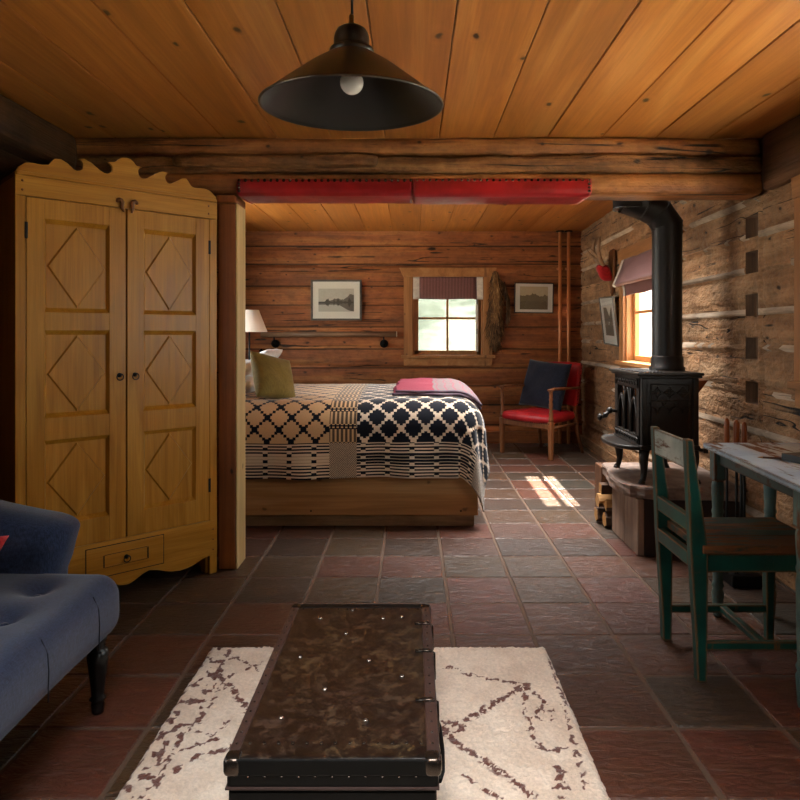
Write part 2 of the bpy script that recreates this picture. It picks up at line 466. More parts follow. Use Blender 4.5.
ZB = 2.31; ZM = 2.18; YB = 7.43; YR = -1.7; XL = -2.05; YP = 3.42
RO = (1.711, 0, 0); RU = Vector((0.0188, 1, 0)).normalized(); RN = Vector((-RU.y, RU.x, 0))
def rx(y): return 1.711+0.0188*y
W1 = (0.008, 0.776, 0.96, 1.814)           # back window opening (u = X)
W2 = (4.66, 5.78, 0.96, 1.80)              # window past the stove (u = Y)
W3 = (1.30, 3.03, 0.97, 1.80)              # window over the desk
W4 = (0.10, 1.30, 0.98, 1.80)              # left wall window, level with the sofa
W6 = (4.2, 6.5, 0.80, 2.0)             # left wall over the bed head, added unseen to brighten the bedroom
W5 = (-1.35, -0.35, 0.95, 1.80)              # right wall behind the viewer, added unseen to light the wardrobe
zs = [1.18+(335-y)/91.5 for y in (246, 264, 286, 305, 327, 349, 368, 386, 405, 425)]
log_wall('wall_back', (0, YB, 0), (1,0,0), (0,-1,0), XL-0.2, 2.1, ZB+0.05, zs, [M_wallback, M_gap, M_hole], [W1], res=0.022, bulge=0.026, rough=0.010, seed=3, chink=0.006, flush=False)
zr = (2.07, 1.886, 1.70, 1.522, 1.30, 1.115, 0.885, 0.68, 0.47, 0.25)
nt_ = [(3.50, 3.635, z-0.065, z+0.05, 0.05) for z in (1.757, 1.57, 1.345, 1.117, 0.885)]
log_wall('wall_right', RO, RU, RN, YR-0.2, YB+0.25, ZB+0.05, zr, [M_wallright, M_chink, M_notch], [W2, W3, W5], nt_, res=0.024, bulge=0.022, rough=0.013, chink=0.017, seed=9, groove=(3.46,))
zl = (2.05, 1.83, 1.62, 1.4, 1.2, 0.98, 0.78, 0.56, 0.35, 0.18)
log_wall('wall_left', (XL, 0, 0), (0,1,0), (1,0,0), YR-0.2, YB+0.2, ZB+0.05, zl, [M_walldark, M_chink, M_hole], [W4, W6], res=0.06, seed=5)
log_wall('wall_rear', (0, YR, 0), (1,0,0), (0,1,0), XL-0.2, 2.0, ZB+0.05, zl, [M_walldark, M_chink, M_hole], [], res=0.06, seed=6)

# ------------------------------------------------------------------ slate floor
def slate_mat():
    m = Mat('slate_tiles', 0.4, spec=0.5); r = m.attr('rnd')
    base = m.ramp(r, [(0.0, '#3d2e25'), (0.13, '#4b3126'), (0.27, '#563428'), (0.40, '#40342a'), (0.50, '#573728'), (0.62, '#493828'), (0.74, '#5d362b'), (0.86, '#4a3526'), (0.94, '#3c3932')], 'CONSTANT')
    co = m.coord((1,1,1), rnd=r)
    n = m.noise(co, 5, 6, 0.65, 0.6); n2 = m.noise(m.coord((14, 40, 10), rnd=r), 1.0, 5, 0.6, 1.2); n3 = m.noise(co, 60, 3, 0.6)
    col = m.mix(n.step(0.40, 0.72)*0.55, base, m.ramp(n2, [(0.3, '#291e18'), (0.55, '#4e3829'), (0.8, '#664c38')]))
    vein = 1-(m.noise(m.coord((5, 9, 5), rnd=r), 1.0, 3, 0.5, 1.5)-0.5).ab().step(0.0, 0.006)
    vg = m.noise(m.coord((2,2,2), rnd=r), 1.0, 1).step(0.52, 0.56)
    col = m.mix(vein*vg*0.5, col, '#957763')
    m.color(m.scale(col, n2*0.9+n3*0.25+0.42))
    m.bump(n*0.6+n2*0.8+n3*0.10, 0.9, 0.014); m.roughf(n2, 0.24, 0.46)
    return m.m
M_slate = slate_mat(); M_grout = plain('grout', '#5c4738', 0.9, nz=0.3, nscale=60, bump=0.4)
mb = MB(); G = 0.3175; gx0 = 0.793; gy0 = 2.044; rg = random.Random(4)
for i in range(-10, 4):
    for j in range(-13, 18):
        x0 = gx0+i*G; y0 = gy0+j*G
        if y0 > YB+0.05 or y0+G < YR-0.1 or x0+G < XL-0.1 or x0 > 1.95: continue
        g = 0.0055; c = rg.random(); jt = lambda s=0.0022: rg.uniform(-s, s)
        P = [(x0+g+jt(), y0+g+jt()), (x0+G-g+jt(), y0+g+jt()), (x0+G-g+jt(), y0+G-g+jt()), (x0+g+jt(), y0+G-g+jt())]
        hz = [-0.0012+jt(0.0010) for _ in range(4)]; b = 0.005
        t = bmesh.new()
        cx = sum(p[0] for p in P)/4; cy = sum(p[1] for p in P)/4
        top = [t.verts.new((p[0]+math.copysign(b, cx-p[0]), p[1]+math.copysign(b, cy-p[1]), h)) for p, h in zip(P, hz)]
        low = [t.verts.new((p[0], p[1], -0.007)) for p in P]
        t.faces.new(top)
        for k in range(4): t.faces.new((low[k], low[(k+1)%4], top[(k+1)%4], top[k]))
        mb.merge(t, None, 0, c)
mb.box((XL-0.25, YR-0.25, -0.15), (2.05, YB+0.25, -0.0045), mi=1)
mb.build('floor', [M_slate, M_grout], structure=True)

# ------------------------------------------------------------------ plank ceilings
SKYL = (-0.60, 0.56, 0.25, 1.20)           # roof light above the viewer
FILLB = (0.30, 1.38, 3.95, 5.55)           # added roof light, out of view, to brighten the bedroom
def planks(name, x0, x1, y0, y1, z, w, phase, seed, hole=None):
    mb = MB(); r = random.Random(seed); k = math.floor((x0-phase)/w)
    while phase+k*w < x1:
        a = max(x0, phase+k*w)+0.0018; b = min(x1, phase+(k+1)*w)-0.0018
        dz = r.uniform(0, 0.002); bm_ = 0.003
        rr = r.random()
        if b-a > 0.02:
            if hole and b > hole[0] and a < hole[1]:
                mb.box((a, y0, z+dz), (b, hole[2], z+0.03), bev=bm_, seg=1, rnd=rr); mb.box((a, hole[3], z+dz), (b, y1, z+0.03), bev=bm_, seg=1, rnd=rr)
                if a < hole[0]: mb.box((a, hole[2], z+dz), (hole[0], hole[3], z+0.03), bev=bm_, seg=1, rnd=rr)
                if b > hole[1]: mb.box((hole[1], hole[2], z+dz), (b, hole[3], z+0.03), bev=bm_, seg=1, rnd=rr)
            else: mb.box((a, y0, z+dz), (b, y1, z+0.03), bev=bm_, seg=1, rnd=rr)
        k += 1
    if hole:
        for lo, hi in (((x0, y0), (x1, hole[2])), ((x0, hole[3]), (x1, y1)), ((x0, hole[2]), (hole[0], hole[3])), ((hole[1], hole[2]), (x1, hole[3]))): mb.box((lo[0], lo[1], z+0.026), (hi[0], hi[1], z+0.05), mi=1)
    else: mb.box((x0, y0, z+0.026), (x1, y1, z+0.05), mi=1)
    return mb.build(name, [M_ceil, M_hole], structure=True)
planks('ceiling', XL, 1.85, YR, 3.46, ZM, 0.274, 0.137, 1, SKYL)
planks('ceiling.001', XL, 1.98, 3.46, YB, ZB, 0.29, -0.787, 2, FILLB)
mb = MB(); mb.box((XL-0.25, YR-0.25, 2.42), (2.15, YB+0.3, 2.5)); mb.build('roof', M_walldark, structure=True)

# ------------------------------------------------------------------ windows
def window(n, O, du, dn, op, casing, head, gd, cols, rows, rail=None, horn=0.03, mats=None, thick=0.2, outer=True, sillw=0.06):
    F = frame(O, du, dn); u0, u1, z0, z1 = op
    e = bpy.data.objects.new('window_%d' % n, None); COL.objects.link(e); e['kind'] = 'structure'
    e.location = F @ Vector(((u0+u1)/2, 0, z0)); W[e] = Matrix.Translation(e.location)
    tr, tz, sa = mats or (M_trim, M_trimz, M_sash)
    B = lambda mb, lo, hi, bev=0.003: mb.box(lo, hi, bev=bev, seg=1, M=F)
    for a, b in ((u0-casing, u0), (u1, u1+casing)):
        mb = MB(); B(mb, (a, -0.02, z0-0.01), (b, 0.028, z1)); mb.build('side_casing', tz, e, world=True)
    mb = MB(); mb.hull([(u0-casing-0.005, -0.02, z1), (u1+casing+0.005, -0.02, z1), (u1+casing+0.005, 0.032, z1), (u0-casing-0.005, 0.032, z1),
                        (u0-casing-horn-0.02, -0.02, z1+head), (u1+casing+horn+0.02, -0.02, z1+head), (u1+casing+horn+0.02, 0.032, z1+head), (u0-casing-horn-0.02, 0.032, z1+head)], bev=0.003, M=F)
    mb.build('head_casing', tr, e, world=True)
    mb = MB(); B(mb, (u0-casing-horn, -0.02, z0-0.032), (u1+casing+horn, sillw, z0)); B(mb, (u0, -thick, z0-0.03), (u1, 0.0, z0+0.004)); mb.build('sill', tr, e, world=True)
    mb = MB(); B(mb, (u0-casing, -0.02, z0-0.032-head*0.85), (u1+casing, 0.024, z0-0.032)); mb.build('apron', tr, e, world=True)
    mb = MB(); jt = 0.018
    B(mb, (u0, -thick, z0), (u0+jt, 0.0, z1)); B(mb, (u1-jt, -thick, z0), (u1, 0.0, z1)); B(mb, (u0, -thick, z1-jt), (u1, 0.0, z1)); mb.build('jamb', sa if n != 1 else tz, e, world=True)
    a, b, c, d = u0+jt, u1-jt, z0+0.004, z1-jt; st = 0.045
    mb = MB()
    B(mb, (a, -gd-0.02, c), (a+st, -gd+0.02, d)); B(mb, (b-st, -gd-0.02, c), (b, -gd+0.02, d)); B(mb, (a, -gd-0.02, c), (b, -gd+0.02, c+st)); B(mb, (a, -gd-0.02, d-st), (b, -gd+0.02, d))
    mb.build('sash', sa if n != 1 else tz, e, world=True)
    mb = MB(); g = 0.012
    for k in range(1, cols): x = a+st+(b-a-2*st)*k/cols; B(mb, (x-g, -gd-0.015, c+st), (x+g, -gd+0.015, d-st))
    for k in range(1, rows):
        z = rail if (rail and rows == 2) else c+st+(d-c-2*st)*k/rows; B(mb, (a+st, -gd-0.015, z-g), (b-st, -gd+0.015, z+g))
    mb.build('muntin', sa if n != 1 else tz, e, world=True)
    mb = MB(); B(mb, (a+st-0.005, -gd-0.002, c+st-0.005), (b-st+0.005, -gd+0.002, d-st+0.005), 0); mb.build('glass', M_glassdim if n == 1 else M_glass, e, world=True)
    return e, F
w1, F1 = window(1, (0, YB, 0), (1,0,0), (0,-1,0), W1, 0.098, 0.10, 0.10, 2, 2, rail=1.365, horn=0.03, sillw=0.05)
w2, F2 = window(2, RO, RU, RN, W2, 0.11, 0.11, 0.075, 2, 2, rail=1.37)
M_brightlining = plain('bright_lining_white', '#e6e3dc', 0.6)  # white boards added outside so the pane edge shows bright
for lo, hi in (((W2[1]-0.028, -0.215, W2[2]), (W2[1]-0.018, -0.105, W2[3]-0.02)), ((W2[0]+0.018, -0.215, W2[2]), (W2[0]+0.028, -0.105, W2[3]-0.02))):
    mb = MB(); mb.box(lo, hi, M=F2); mb.build('bright_lining', M_brightlining, w2, world=True)
w3, F3 = window(3, RO, RU, RN, W3, 0.072, 0.10, 0.12, 3, 2, horn=0.0)
w4, F4 = window(4, (XL,0,0), (0,1,0), (1,0,0), W4, 0.09, 0.10, 0.12, 3, 2)
w6, F6 = window(6, (XL,0,0), (0,1,0), (1,0,0), W6, 0.09, 0.10, 0.12, 3, 2)
w5, F5 = window(5, RO, RU, RN, W5, 0.09, 0.10, 0.12, 4, 2)
# pale casement stay on the right of the back sash
mb = MB(); mb.box((0.700, -0.075, 1.00), (0.728, -0.045, 1.59), bev=0.004, M=F1); mb.build('casement_stop', plain('worn_white_paint', '#c9c2b2', 0.5, nz=0.3, nscale=60), w1, world=True)
mb = MB()
for z in (1.19, 1.52): mb.box((0.703, -0.046, z), (0.722, -0.028, z+0.06), bev=0.004, M=F1)
mb.build('latch', plain('dull_steel', '#8b8a84', 0.35, 0.8), w1, world=True)

# roof light, added out of view: a boarded well with a pane at the top
def rooflight(n, op, zc):
    w = bpy.data.objects.new('window_%d' % n, None); COL.objects.link(w); w['kind'] = 'structure'; a, b, c, d = op
    w.location = ((a+b)/2, (c+d)/2, zc); W[w] = Matrix.Translation(w.location)
    for lo, hi in (((a-0.02, c-0.02), (a, d+0.02)), ((b, c-0.02), (b+0.02, d+0.02)), ((a, c-0.02), (b, c)), ((a, d), (b, d+0.02))):
        mb = MB(); mb.box((lo[0], lo[1], zc+0.002), (hi[0], hi[1], 2.415)); mb.build('well_board', M_ceil, w, world=True)
    mb = MB(); mb.box((a, c, 2.405), (b, d, 2.412)); mb.build('glass', M_glass, w, world=True)
rooflight(7, SKYL, ZM); rooflight(8, FILLB, ZB)

# skirting, wall plates, partition
mb = MB(); mb.box((XL, YB-0.03, 0), (1.83, YB+0.03, 0.13), bev=0.006); mb.build('baseboard_back', M_wallback, structure=True)
mb = MB(); mb.box((3.66, -0.03, 0), (YB-0.04, 0.022, 0.10), bev=0.006, M=frame(RO, RU, RN)); mb.build('baseboard_right', M_wallright, structure=True)
def rough_log(mb, lo, hi, axis, n, amp, r=0.03, seed=0, mi=0):
    nn = [5, 5, 5]; nn[axis] = n; k = seed
    def fn(p, nr):
        q = p*1.0
        a = Vector((p.x*(1.2 if axis == 0 else 9), p.y*(1.2 if axis == 1 else 9), p.z*(1.2 if axis == 2 else 9)))
        return p+nr*(amp*noise.noise(a+Vector((k, k, k)))+amp*0.5*noise.noise(a*3.1))
    mb.softbox(lo, hi, r, tuple(nn), fn, mi=mi); return mb
M_plate = wood('plate_log', '#2e1c0f', '#5d3c1f', '#855a30', 'Y', 10, 12, 0.6, 0.9, knots=0.7, cracks=0.95, grime=0.7, bdist=0.014)
mb = MB(); rough_log(mb, (XL+0.01, YR+0.02, 1.99), (-1.665, 3.40, ZM-0.002), 1, 90, 0.008, 0.03, 11); rough_log(mb, (XL+0.01, YR+0.02, 1.86), (-1.75, 3.40, 1.985), 1, 90, 0.008, 0.03, 17); mb.build('trim_1', M_plate, structure=True)
mb = MB(); rough_log(mb, (1.735, YR+0.02, 1.895), (1.86, 3.40, ZM-0.002), 1, 90, 0.006, 0.03, 12); mb.build('trim_2', M_plate, structure=True)
mb = MB()
for k in range(6): mb.box((XL, 3.635, 0.0+k*0.315), (-0.985, 3.70, 0.313+k*0.315), bev=0.006, rnd=k/6)
mb.box((XL, 3.64, 1.88), (-0.985, 3.70, ZB)); mb.build('wall_partition', M_wallback, structure=True)

# the log beam that divides the room: three hewn courses
bt = thing('ceiling_beam', 'massive hewn log beam spanning the room between the two ceilings', 'beam', (0, 3.5, 1.885))
for nm, lo, hi, am, sd, mt in (('upper_log', (-2.0, 3.425, 2.085), (rx(3.5)-0.005, 3.60, ZM-0.001), 0.010, 21, M_beam),
                               ('middle_log', (-2.0, 3.405, 1.992), (rx(3.5)-0.005, 3.60, 2.088), 0.016, 22, M_beamgrey),
                               ('lower_log', (-2.0, 3.40, 1.886), (rx(3.5)-0.005, 3.60, 1.995), 0.005, 23, M_beam)):
    mb = MB(); rough_log(mb, lo, hi, 0, 150, am, 0.032, sd); mb.build(nm, mt, bt, world=True)
mb = MB(); rough_log(mb, (-1.2, 3.385, 2.02), (-0.17, 3.5, 2.085), 0, 60, 0.010, 0.03, 29); mb.build('spliced_log', M_beamgrey, bt, world=True)

pt = thing('timber_post', 'square brown timber post under the beam beside the wardrobe', 'post', (-0.93, 3.51, 0))
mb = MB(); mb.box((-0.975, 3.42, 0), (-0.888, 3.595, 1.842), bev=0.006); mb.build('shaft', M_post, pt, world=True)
mb = MB(); mb.box((-0.887, 3.424, 0), (-0.8795, 3.592, 1.842), bev=0.002); o = mb.build('side_board', M_postlit, pt, world=True); o['label'] = 'post side face with painted light'  # thin pale skin carries the light falling on this side of the post
mb = MB(); mb.box((-0.985, 3.405, 1.843), (-0.880, 3.60, 1.884), bev=0.008); mb.build('cap_block', M_post, pt, world=True)

# red leather padding round the lower edge of the beam, nailed along its edges
def leather_mat(name, c1, c2, rough=0.32):
    m = Mat(name, rough, spec=0.5); n = m.noise(m.coord((4,4,4)), 1.0, 4, 0.6); f = m.voro(m.coord((160,160,160)), 1.0)
    g = m.noise(m.coord((18,18,18)), 1.0, 4, 0.6)
    m.color(m.mix(n.step(0.3, 0.7), c1, c2)).bump(g*0.8+f*0.15, 0.35, 0.004); m.roughf(g, rough-0.08, rough+0.14); return m.m
M_redl = leather_mat('red_leather', '#7c0f14', '#a6191d')
M_nail = plain('nail_head', '#4a4034', 0.22, 0.9)
M_naild = plain('dark_nail_head', '#2a211a', 0.35, 0.9)
lt = thing('leather_pad', 'long red leather pad nailed round the bottom edge of the beam', 'padding', (0.02, 3.4, 1.87))
x0, x1, xs = -0.873, 0.893, 0.003
for a, b, nm in ((x0, xs-0.001, 'left_panel'), (xs+0.001, x1, 'right_panel')):
    mb = MB()
    def fn(u, v, a=a, b=b):
        x = a+(b-a)*u
        # section: down the front, round the corner, back under the beam
        L = [(3.393, 1.957), (3.388, 1.940), (3.386, 1.905), (3.389, 1.886), (3.402, 1.877), (3.45, 1.874), (3.53, 1.874), (3.602, 1.877)]
        k = v*(len(L)-1); i = min(int(k), len(L)-2); t = k-i
        y = L[i][0]*(1-t)+L[i+1][0]*t; z = L[i][1]*(1-t)+L[i+1][1]*t
        p = 0.002*noise.noise(Vector((x*9, v*6, 3)))+0.003*math.sin(min(1, v*2)*PI)
        xe = x+(0.03*max(0, (v-0.45)/0.55))*(1 if u < 0.001 and a == x0 else (-1 if u > 0.999 and b == x1 else 0))
        return (xe, y-p, z-(0.002*abs(noise.noise(Vector((x*3, v, 1)))) if v > 0.5 else 0))
    mb.grid(fn, 60, 21); o = mb.build(nm, M_redl, lt, world=True, smooth=True)
    sm = o.modifiers.new('thick', 'SOLIDIFY'); sm.thickness = 0.005; sm.offset = -1
n0 = 56
nails = [(x0+0.012+(x1-x0-0.024)*k/(n0-1), 3.386, 1.950) for k in range(n0)]
nails += [(x0+0.012, 3.382, z) for z in (1.932, 1.913, 1.896)]+[(x1-0.012, 3.382, z) for z in (1.932, 1.913, 1.896)]
nail0 = None
for p in nails:
    if nail0 is None:
        mb = MB(); mb.sphere((0,0,0), (0.0080, 0.006, 0.0080), seg=10); nail0 = mb.build('nail_head', M_nail, lt)
        o = nail0
    else: o = nail0.copy(); COL.objects.link(o)
    o.location = W[lt].inverted() @ Vector(p)
# ------------------------------------------------------------------ wardrobe across the corner
M_oak = wood('honey_oak', '#905b13', '#b07822', '#c48f36', 'Z', 16, 14, 0.36, 0.12, pores=0.22, var=0.25, spec=0.25)
M_oakh = wood('honey_oak_rails', '#905b13', '#b07822', '#c48f36', 'X', 16, 14, 0.36, 0.12, pores=0.22, var=0.25, spec=0.25)
M_oakd = wood('dark_oak_side', '#4d2d12', '#6b401b', '#875527', 'Z', 14, 14, 0.5, 0.15)
M_hook = wood('latch_wood', '#5a3312', '#7b4a1c', '#996227', 'Z', 20, 6, 0.4, 0.1)
TH = math.atan2(.608, .648); cw = 0.4445
loc = Vector((-1.617, 2.77, 0))+Vector((math.cos(TH), math.sin(TH), 0))*cw+Vector((-math.sin(TH), math.cos(TH), 0))*0.16
wd = thing('wardrobe', 'tall honey-coloured oak wardrobe with scalloped crest and diamond-panelled doors', 'wardrobe', loc, TH)
yf = -0.16; yb = 0.16
mb = MB()
mb.box((-cw, yf+0.002, 0), (-cw+0.022, yb, 1.85), bev=0.002, mi=0); mb.box((cw-0.022, yf+0.002, 0), (cw, yb, 1.85), bev=0.002, mi=0)
mb.box((-cw, yb-0.015, 0.06), (cw, yb, 1.85), mi=1); mb.box((-cw, yf+0.02, 1.83), (cw, yb, 1.85), mi=1); mb.box((-cw+0.02, yf+0.03, 0.255), (cw-0.02, yb, 0.27), mi=1)
mb.build('carcass', [M_oak, M_oakd], wd)
for sx in (-1, 1):
    mb = MB(); a, b = sorted((sx*cw, sx*0.405)); mb.box((a, yf, 0), (b, yf+0.022, 1.752), bev=0.003); mb.build('front_stile', M_oak, wd)
    mb = MB(); a, b = sorted((sx*cw, sx*(cw-0.05))); mb.box((a, yf+0.024, 0), (b, yf+0.075, 0.11), bev=0.003); mb.build('foot', M_oak, wd)
mb = MB(); mb.box((-cw, yf-0.001, 1.753), (cw, yf+0.022, 1.836), bev=0.002); o = mb.build('top_rail', M_oakh, wd)
mb = MB(); mb.box((-cw+0.003, yf-0.006, 1.836), (cw-0.001, yf+0.022, 1.853), bev=0.004); mb.build('moulding', M_oakh, wd)
for x in (-0.418, 0.40):
    for z in (1.777, 1.815):
        mb = MB(); mb.sphere((x, yf-0.001, z), (0.005, 0.003, 0.005), seg=8); mb.build('peg', M_hook, wd)
crest = [(-0.4392,1.853),(-0.4309,1.8707),(-0.4082,1.889),(-0.3805,1.8938),(-0.3429,1.8899),(-0.3165,1.8944),(-0.3065,1.9129),(-0.2949,1.9255),(-0.2715,1.9284),(-0.2458,1.915),(-0.2206,1.8919),(-0.21,1.8865),(-0.1956,1.8891),(-0.184,1.897),(-0.18,1.9095),(-0.1805,1.922),(-0.1854,1.9328),(-0.2004,1.9401),(-0.1776,1.9455),(-0.1462,1.9323),(-0.1109,1.904),(-0.0950,1.8965),(-0.0794,1.895),(-0.0613,1.9073),(-0.0565,1.919),(-0.057,1.9316),(-0.0640,1.942),(-0.0764,1.9488),(-0.0452,1.9542),(-0.0308,1.9702),(-0.0180,1.979),(0.004,1.983),(0.018,1.9802),(0.030,1.973),(0.0378,1.9641),(0.0473,1.952),(0.0747,1.9512),(0.0600,1.944),(0.0541,1.9358),(0.0545,1.922),(0.0569,1.9124),(0.0630,1.903),(0.0715,1.8978),(0.0860,1.898),(0.1001,1.9042),(0.1357,1.9317),(0.1550,1.942),(0.1709,1.9482),(0.1989,1.9447),(0.1880,1.938),(0.1815,1.9295),(0.1800,1.918),(0.1834,1.9074),(0.1910,1.897),(0.2018,1.8933),(0.2150,1.899),(0.2331,1.9099),(0.2648,1.9301),(0.2858,1.9334),(0.2950,1.923),(0.3019,1.9104),(0.3110,1.898),(0.3238,1.8929),(0.3786,1.8981),(0.4000,1.894),(0.4123,1.8872),(0.4420,1.8650),(0.4420,1.853)]
mb = MB(); mb.prism(crest, yf+0.001, yf+0.019, bev=0.0015); mb.build('crest', M_oakh, wd)
# scalloped apron
ap = [(-cw,0.265),(-cw,0.094),(-0.397,0.0927),(-0.36,0.082),(-0.3294,0.0689),(-0.29,0.058),(-0.2538,0.0553),(-0.215,0.060),(-0.1805,0.0703),(-0.145,0.084),(-0.115,0.0945),(-0.085,0.090),(-0.055,0.072),(-0.03,0.056),(0,0.050),(0.02,0.053),(0.045,0.066),(0.075,0.084),(0.105,0.094),(0.145,0.084),(0.1805,0.0703),(0.215,0.060),(0.2538,0.0553),(0.29,0.058),(0.3294,0.0689),(0.36,0.082),(0.397,0.0927),(cw,0.094),(cw,0.265)]
mb = MB(); mb.prism(ap, yf-0.001, yf+0.021, bev=0.0015); mb.build('apron', M_oakh, wd)
for z in (0.12, 0.17, 0.22):
    mb = MB(); mb.sphere((0.424, yf-0.001, z), (0.004, 0.003, 0.004), seg=8); mb.build('peg', M_hook, wd)
dr = MB(); dr.box((-0.171, yf-0.004, 0.112), (0.171, yf+0.002, 0.243), bev=0.0015)
dr = dr.build('drawer', M_oakh, wd)
mb = MB()
for a, b, c, d in ((-0.174,0.174,0.243,0.2465),(-0.174,0.174,0.1085,0.112),(-0.1745,-0.171,0.109,0.246),(0.171,0.1745,0.109,0.246)): mb.box((a, yf-0.003, c), (b, yf+0.001, d))
mb.build('shadow_gap', M_hole, dr)
mb = MB()
mb.hull([(-0.095,yf-0.006,0.151),(0.095,yf-0.006,0.151),(0.095,yf-0.0042,0.151),(-0.095,yf-0.0042,0.151),(-0.095,yf-0.006,0.156),(0.095,yf-0.006,0.156),(0.095,yf-0.0042,0.156),(-0.095,yf-0.0042,0.156)])
mb.box((-0.095, yf-0.006, 0.199), (0.095, yf-0.0042, 0.204)); mb.box((-0.100, yf-0.006, 0.151), (-0.095, yf-0.0042, 0.204), mi=1); mb.box((-0.095, yf-0.0050, 0.204), (0.095, yf-0.0041, 0.2065), mi=1); mb.box((-0.095, yf-0.0050, 0.1485), (0.095, yf-0.0041, 0.151), mi=1); mb.box((0.095, yf-0.008, 0.151), (0.100, yf-0.0042, 0.204), mi=1)
mb.build('panel_bead', [M_oakh, M_hole], dr)
def ring_pull(par, x, z, y, r=0.0145):
    mb = MB(); mb.lathe([(0.010,0),(0.010,0.003),(0.005,0.005),(0.004,0.011),(0,0.012)], 14, M=Matrix.Translation((x, y, z)) @ Matrix.Rotation(PI/2, 4, 'X')); k = mb
    pts = [(x+r*math.cos(a), y-0.012, z-r*0.55+r*math.sin(a)) for a in [2*PI*i/20 for i in range(21)]]
    k.tube(pts, 0.0024, 6, cap=False); return k.build('ring_pull', M_iron, par)
ring_pull(dr, 0.0, 0.18, yf-0.004)
zp = [(1.667, 1.277), (1.199, 0.831), (0.736, 0.377)]
for sx in (-1, 1):
    xa, xb = (-0.405, 0.0005) if sx < 0 else (0.0045, 0.405)
    pa, pb = (-0.335, -0.073) if sx < 0 else (0.081, 0.333)
    dt, db = 1.750, 0.267
    mb = MB(); y0, y1 = yf-0.001, yf+0.021
    mb.box((xa+0.0015, y0, db), (pa, y1, dt), bev=0.0015); mb.box((pb, y0, db), (xb-0.0015, y1, dt), bev=0.0015)
    zz = [dt]+[q for p in zp for q in p]+[db]
    for a, b in ((zz[0],zz[1]),(zz[2],zz[3]),(zz[4],zz[5]),(zz[6],zz[7])): mb.box((pa, y0+0.0003, b), (pb, y1, a), bev=0.0012)
    door = mb.build('door', M_oak, wd)
    for zt, zb in zp:
        mb = MB(); yi = yf+0.018; s = 0.018
        mb.box((pa, yi, zb), (pb, yi+0.004, zt))
        # sloping bead round the recess
        q = [(pa, zb), (pb, zb), (pb, zt), (pa, zt)]; r = [(pa+s*0.55, zb+s), (pb-s*0.55, zb+s), (pb-s*0.55, zt-s), (pa+s*0.55, zt-s)]
        for k in range(4):
            a, b, c, d = q[k], q[(k+1)%4], r[(k+1)%4], r[k]
            t = bmesh.new(); t.faces.new([t.verts.new(p) for p in ((a[0],yf+0.002,a[1]),(b[0],yf+0.002,b[1]),(c[0],yi-0.0005,c[1]),(d[0],yi-0.0005,d[1]))]); mb.merge(t)
        # raised lozenge with chamfered edge
        cx, cz = (pa+pb)/2, (zt+zb)/2; hw, hh = (pb-pa)/2-0.012, (zt-zb)/2-0.018
        A = [(cx-hw, cz), (cx, cz-hh), (cx+hw, cz), (cx, cz+hh)]; B = [(cx-hw+0.007, cz), (cx, cz-hh+0.010), (cx+hw-0.007, cz), (cx, cz+hh-0.010)]
        t = bmesh.new(); va = [t.verts.new((x, yi, z)) for x, z in A]; vb = [t.verts.new((x, yi-0.0075, z)) for x, z in B]
        t.faces.new(vb)
        for k in range(4): t.faces.new((va[k], va[(k+1)%4], vb[(k+1)%4], vb[k]))
        mb.merge(t); mb.build('diamond_panel', M_oak, door)
    ring_pull(door, -0.030 if sx < 0 else 0.0395, 1.000, yf-0.001)
    hx = -0.404 if sx < 0 else 0.404
    for z in ((1.612, 0.44)):
        mb = MB(); mb.box((hx-0.006, yf-0.005, z-0.034), (hx+0.006, yf-0.0005, z+0.034), bev=0.002); mb.build('hinge', M_iron, door)
    # turned-over wooden latch
    c = -0.036 if sx < 0 else 0.040
    pts = [(c+(-0.004+0.012*math.cos(a) if True else 0)*(-sx)*-1, yf-0.010, 1.772+0.014*math.sin(a)) for a in (0.2, 0.8, 1.5, 2.2, 2.9, 3.5)]
    pts += [(pts[-1][0]+0.002*-sx*-1, yf-0.010, 1.752), (pts[-1][0]+0.010*(1 if sx < 0 else -0.2), yf-0.010, 1.733)]
    mb = MB(); mb.tube(pts, [0.005, 0.008, 0.0095, 0.010, 0.010, 0.0095, 0.008, 0.004], 8); mb.build('latch', M_hook, wd)

# ------------------------------------------------------------------ blue settee along the left wall
def linen():
    m = Mat('navy_linen', 0.9, spec=0.25)
    x, y, z = m.xyz()
    a = m.noise(m.coord((520, 60, 520)), 1.0, 2); b = m.noise(m.coord((60, 520, 60)), 1.0, 2)
    c = m.noise(m.coord((520, 520, 60)), 1.0, 2)
    t = (a+b+c)*0.333
    m.color(m.mix(t.step(0.38, 0.62), '#1f273b', '#343f5d')).bump(t, 0.3, 0.003)
    m.b.inputs['Sheen Weight'].default_value = 0.25; return m.m
M_linen = linen(); M_seam = plain('dark_piping', '#151a28', 0.8)
M_blackwood = plain('black_turned_wood', '#0b0908', 0.28, nz=0.2, nscale=40)
sf = thing('settee', 'navy blue linen settee with a tufted seat and black turned legs', 'sofa', (-1.32, 1.5, 0))
sy0, sy1 = 0.80, 2.19
tuft = [(-1.10+dx, 0.98+0.24*k) for k in range(6) for dx in ((0.0,) if k % 2 else (-0.13, -0.39))]
tuft = [(-1.118+0.02*(k % 2), 2.03-0.20*k) for k in range(6)]+[(-1.40, 1.93-0.20*k) for k in range(6)]
mb = MB()
def fn(p, n):
    if n.z > 0.5:
        d = 0.012*(1-((p.x+1.33)/0.42)**2)*n.z
        for tx, ty in tuft:
            r = math.hypot(p.x-tx, p.y-ty); d -= 0.032*math.exp(-(r/0.042)**2)+0.010*math.exp(-(r/0.11)**2)
        p = p+Vector((0,0,d))
    return p+n*0.004*noise.noise(p*5)
mb.softbox((-1.76, sy0, 0.235), (-0.922, sy1, 0.425), 0.065, (40, 66, 10), fn); seat = mb.build('seat', M_linen, sf, world=True)
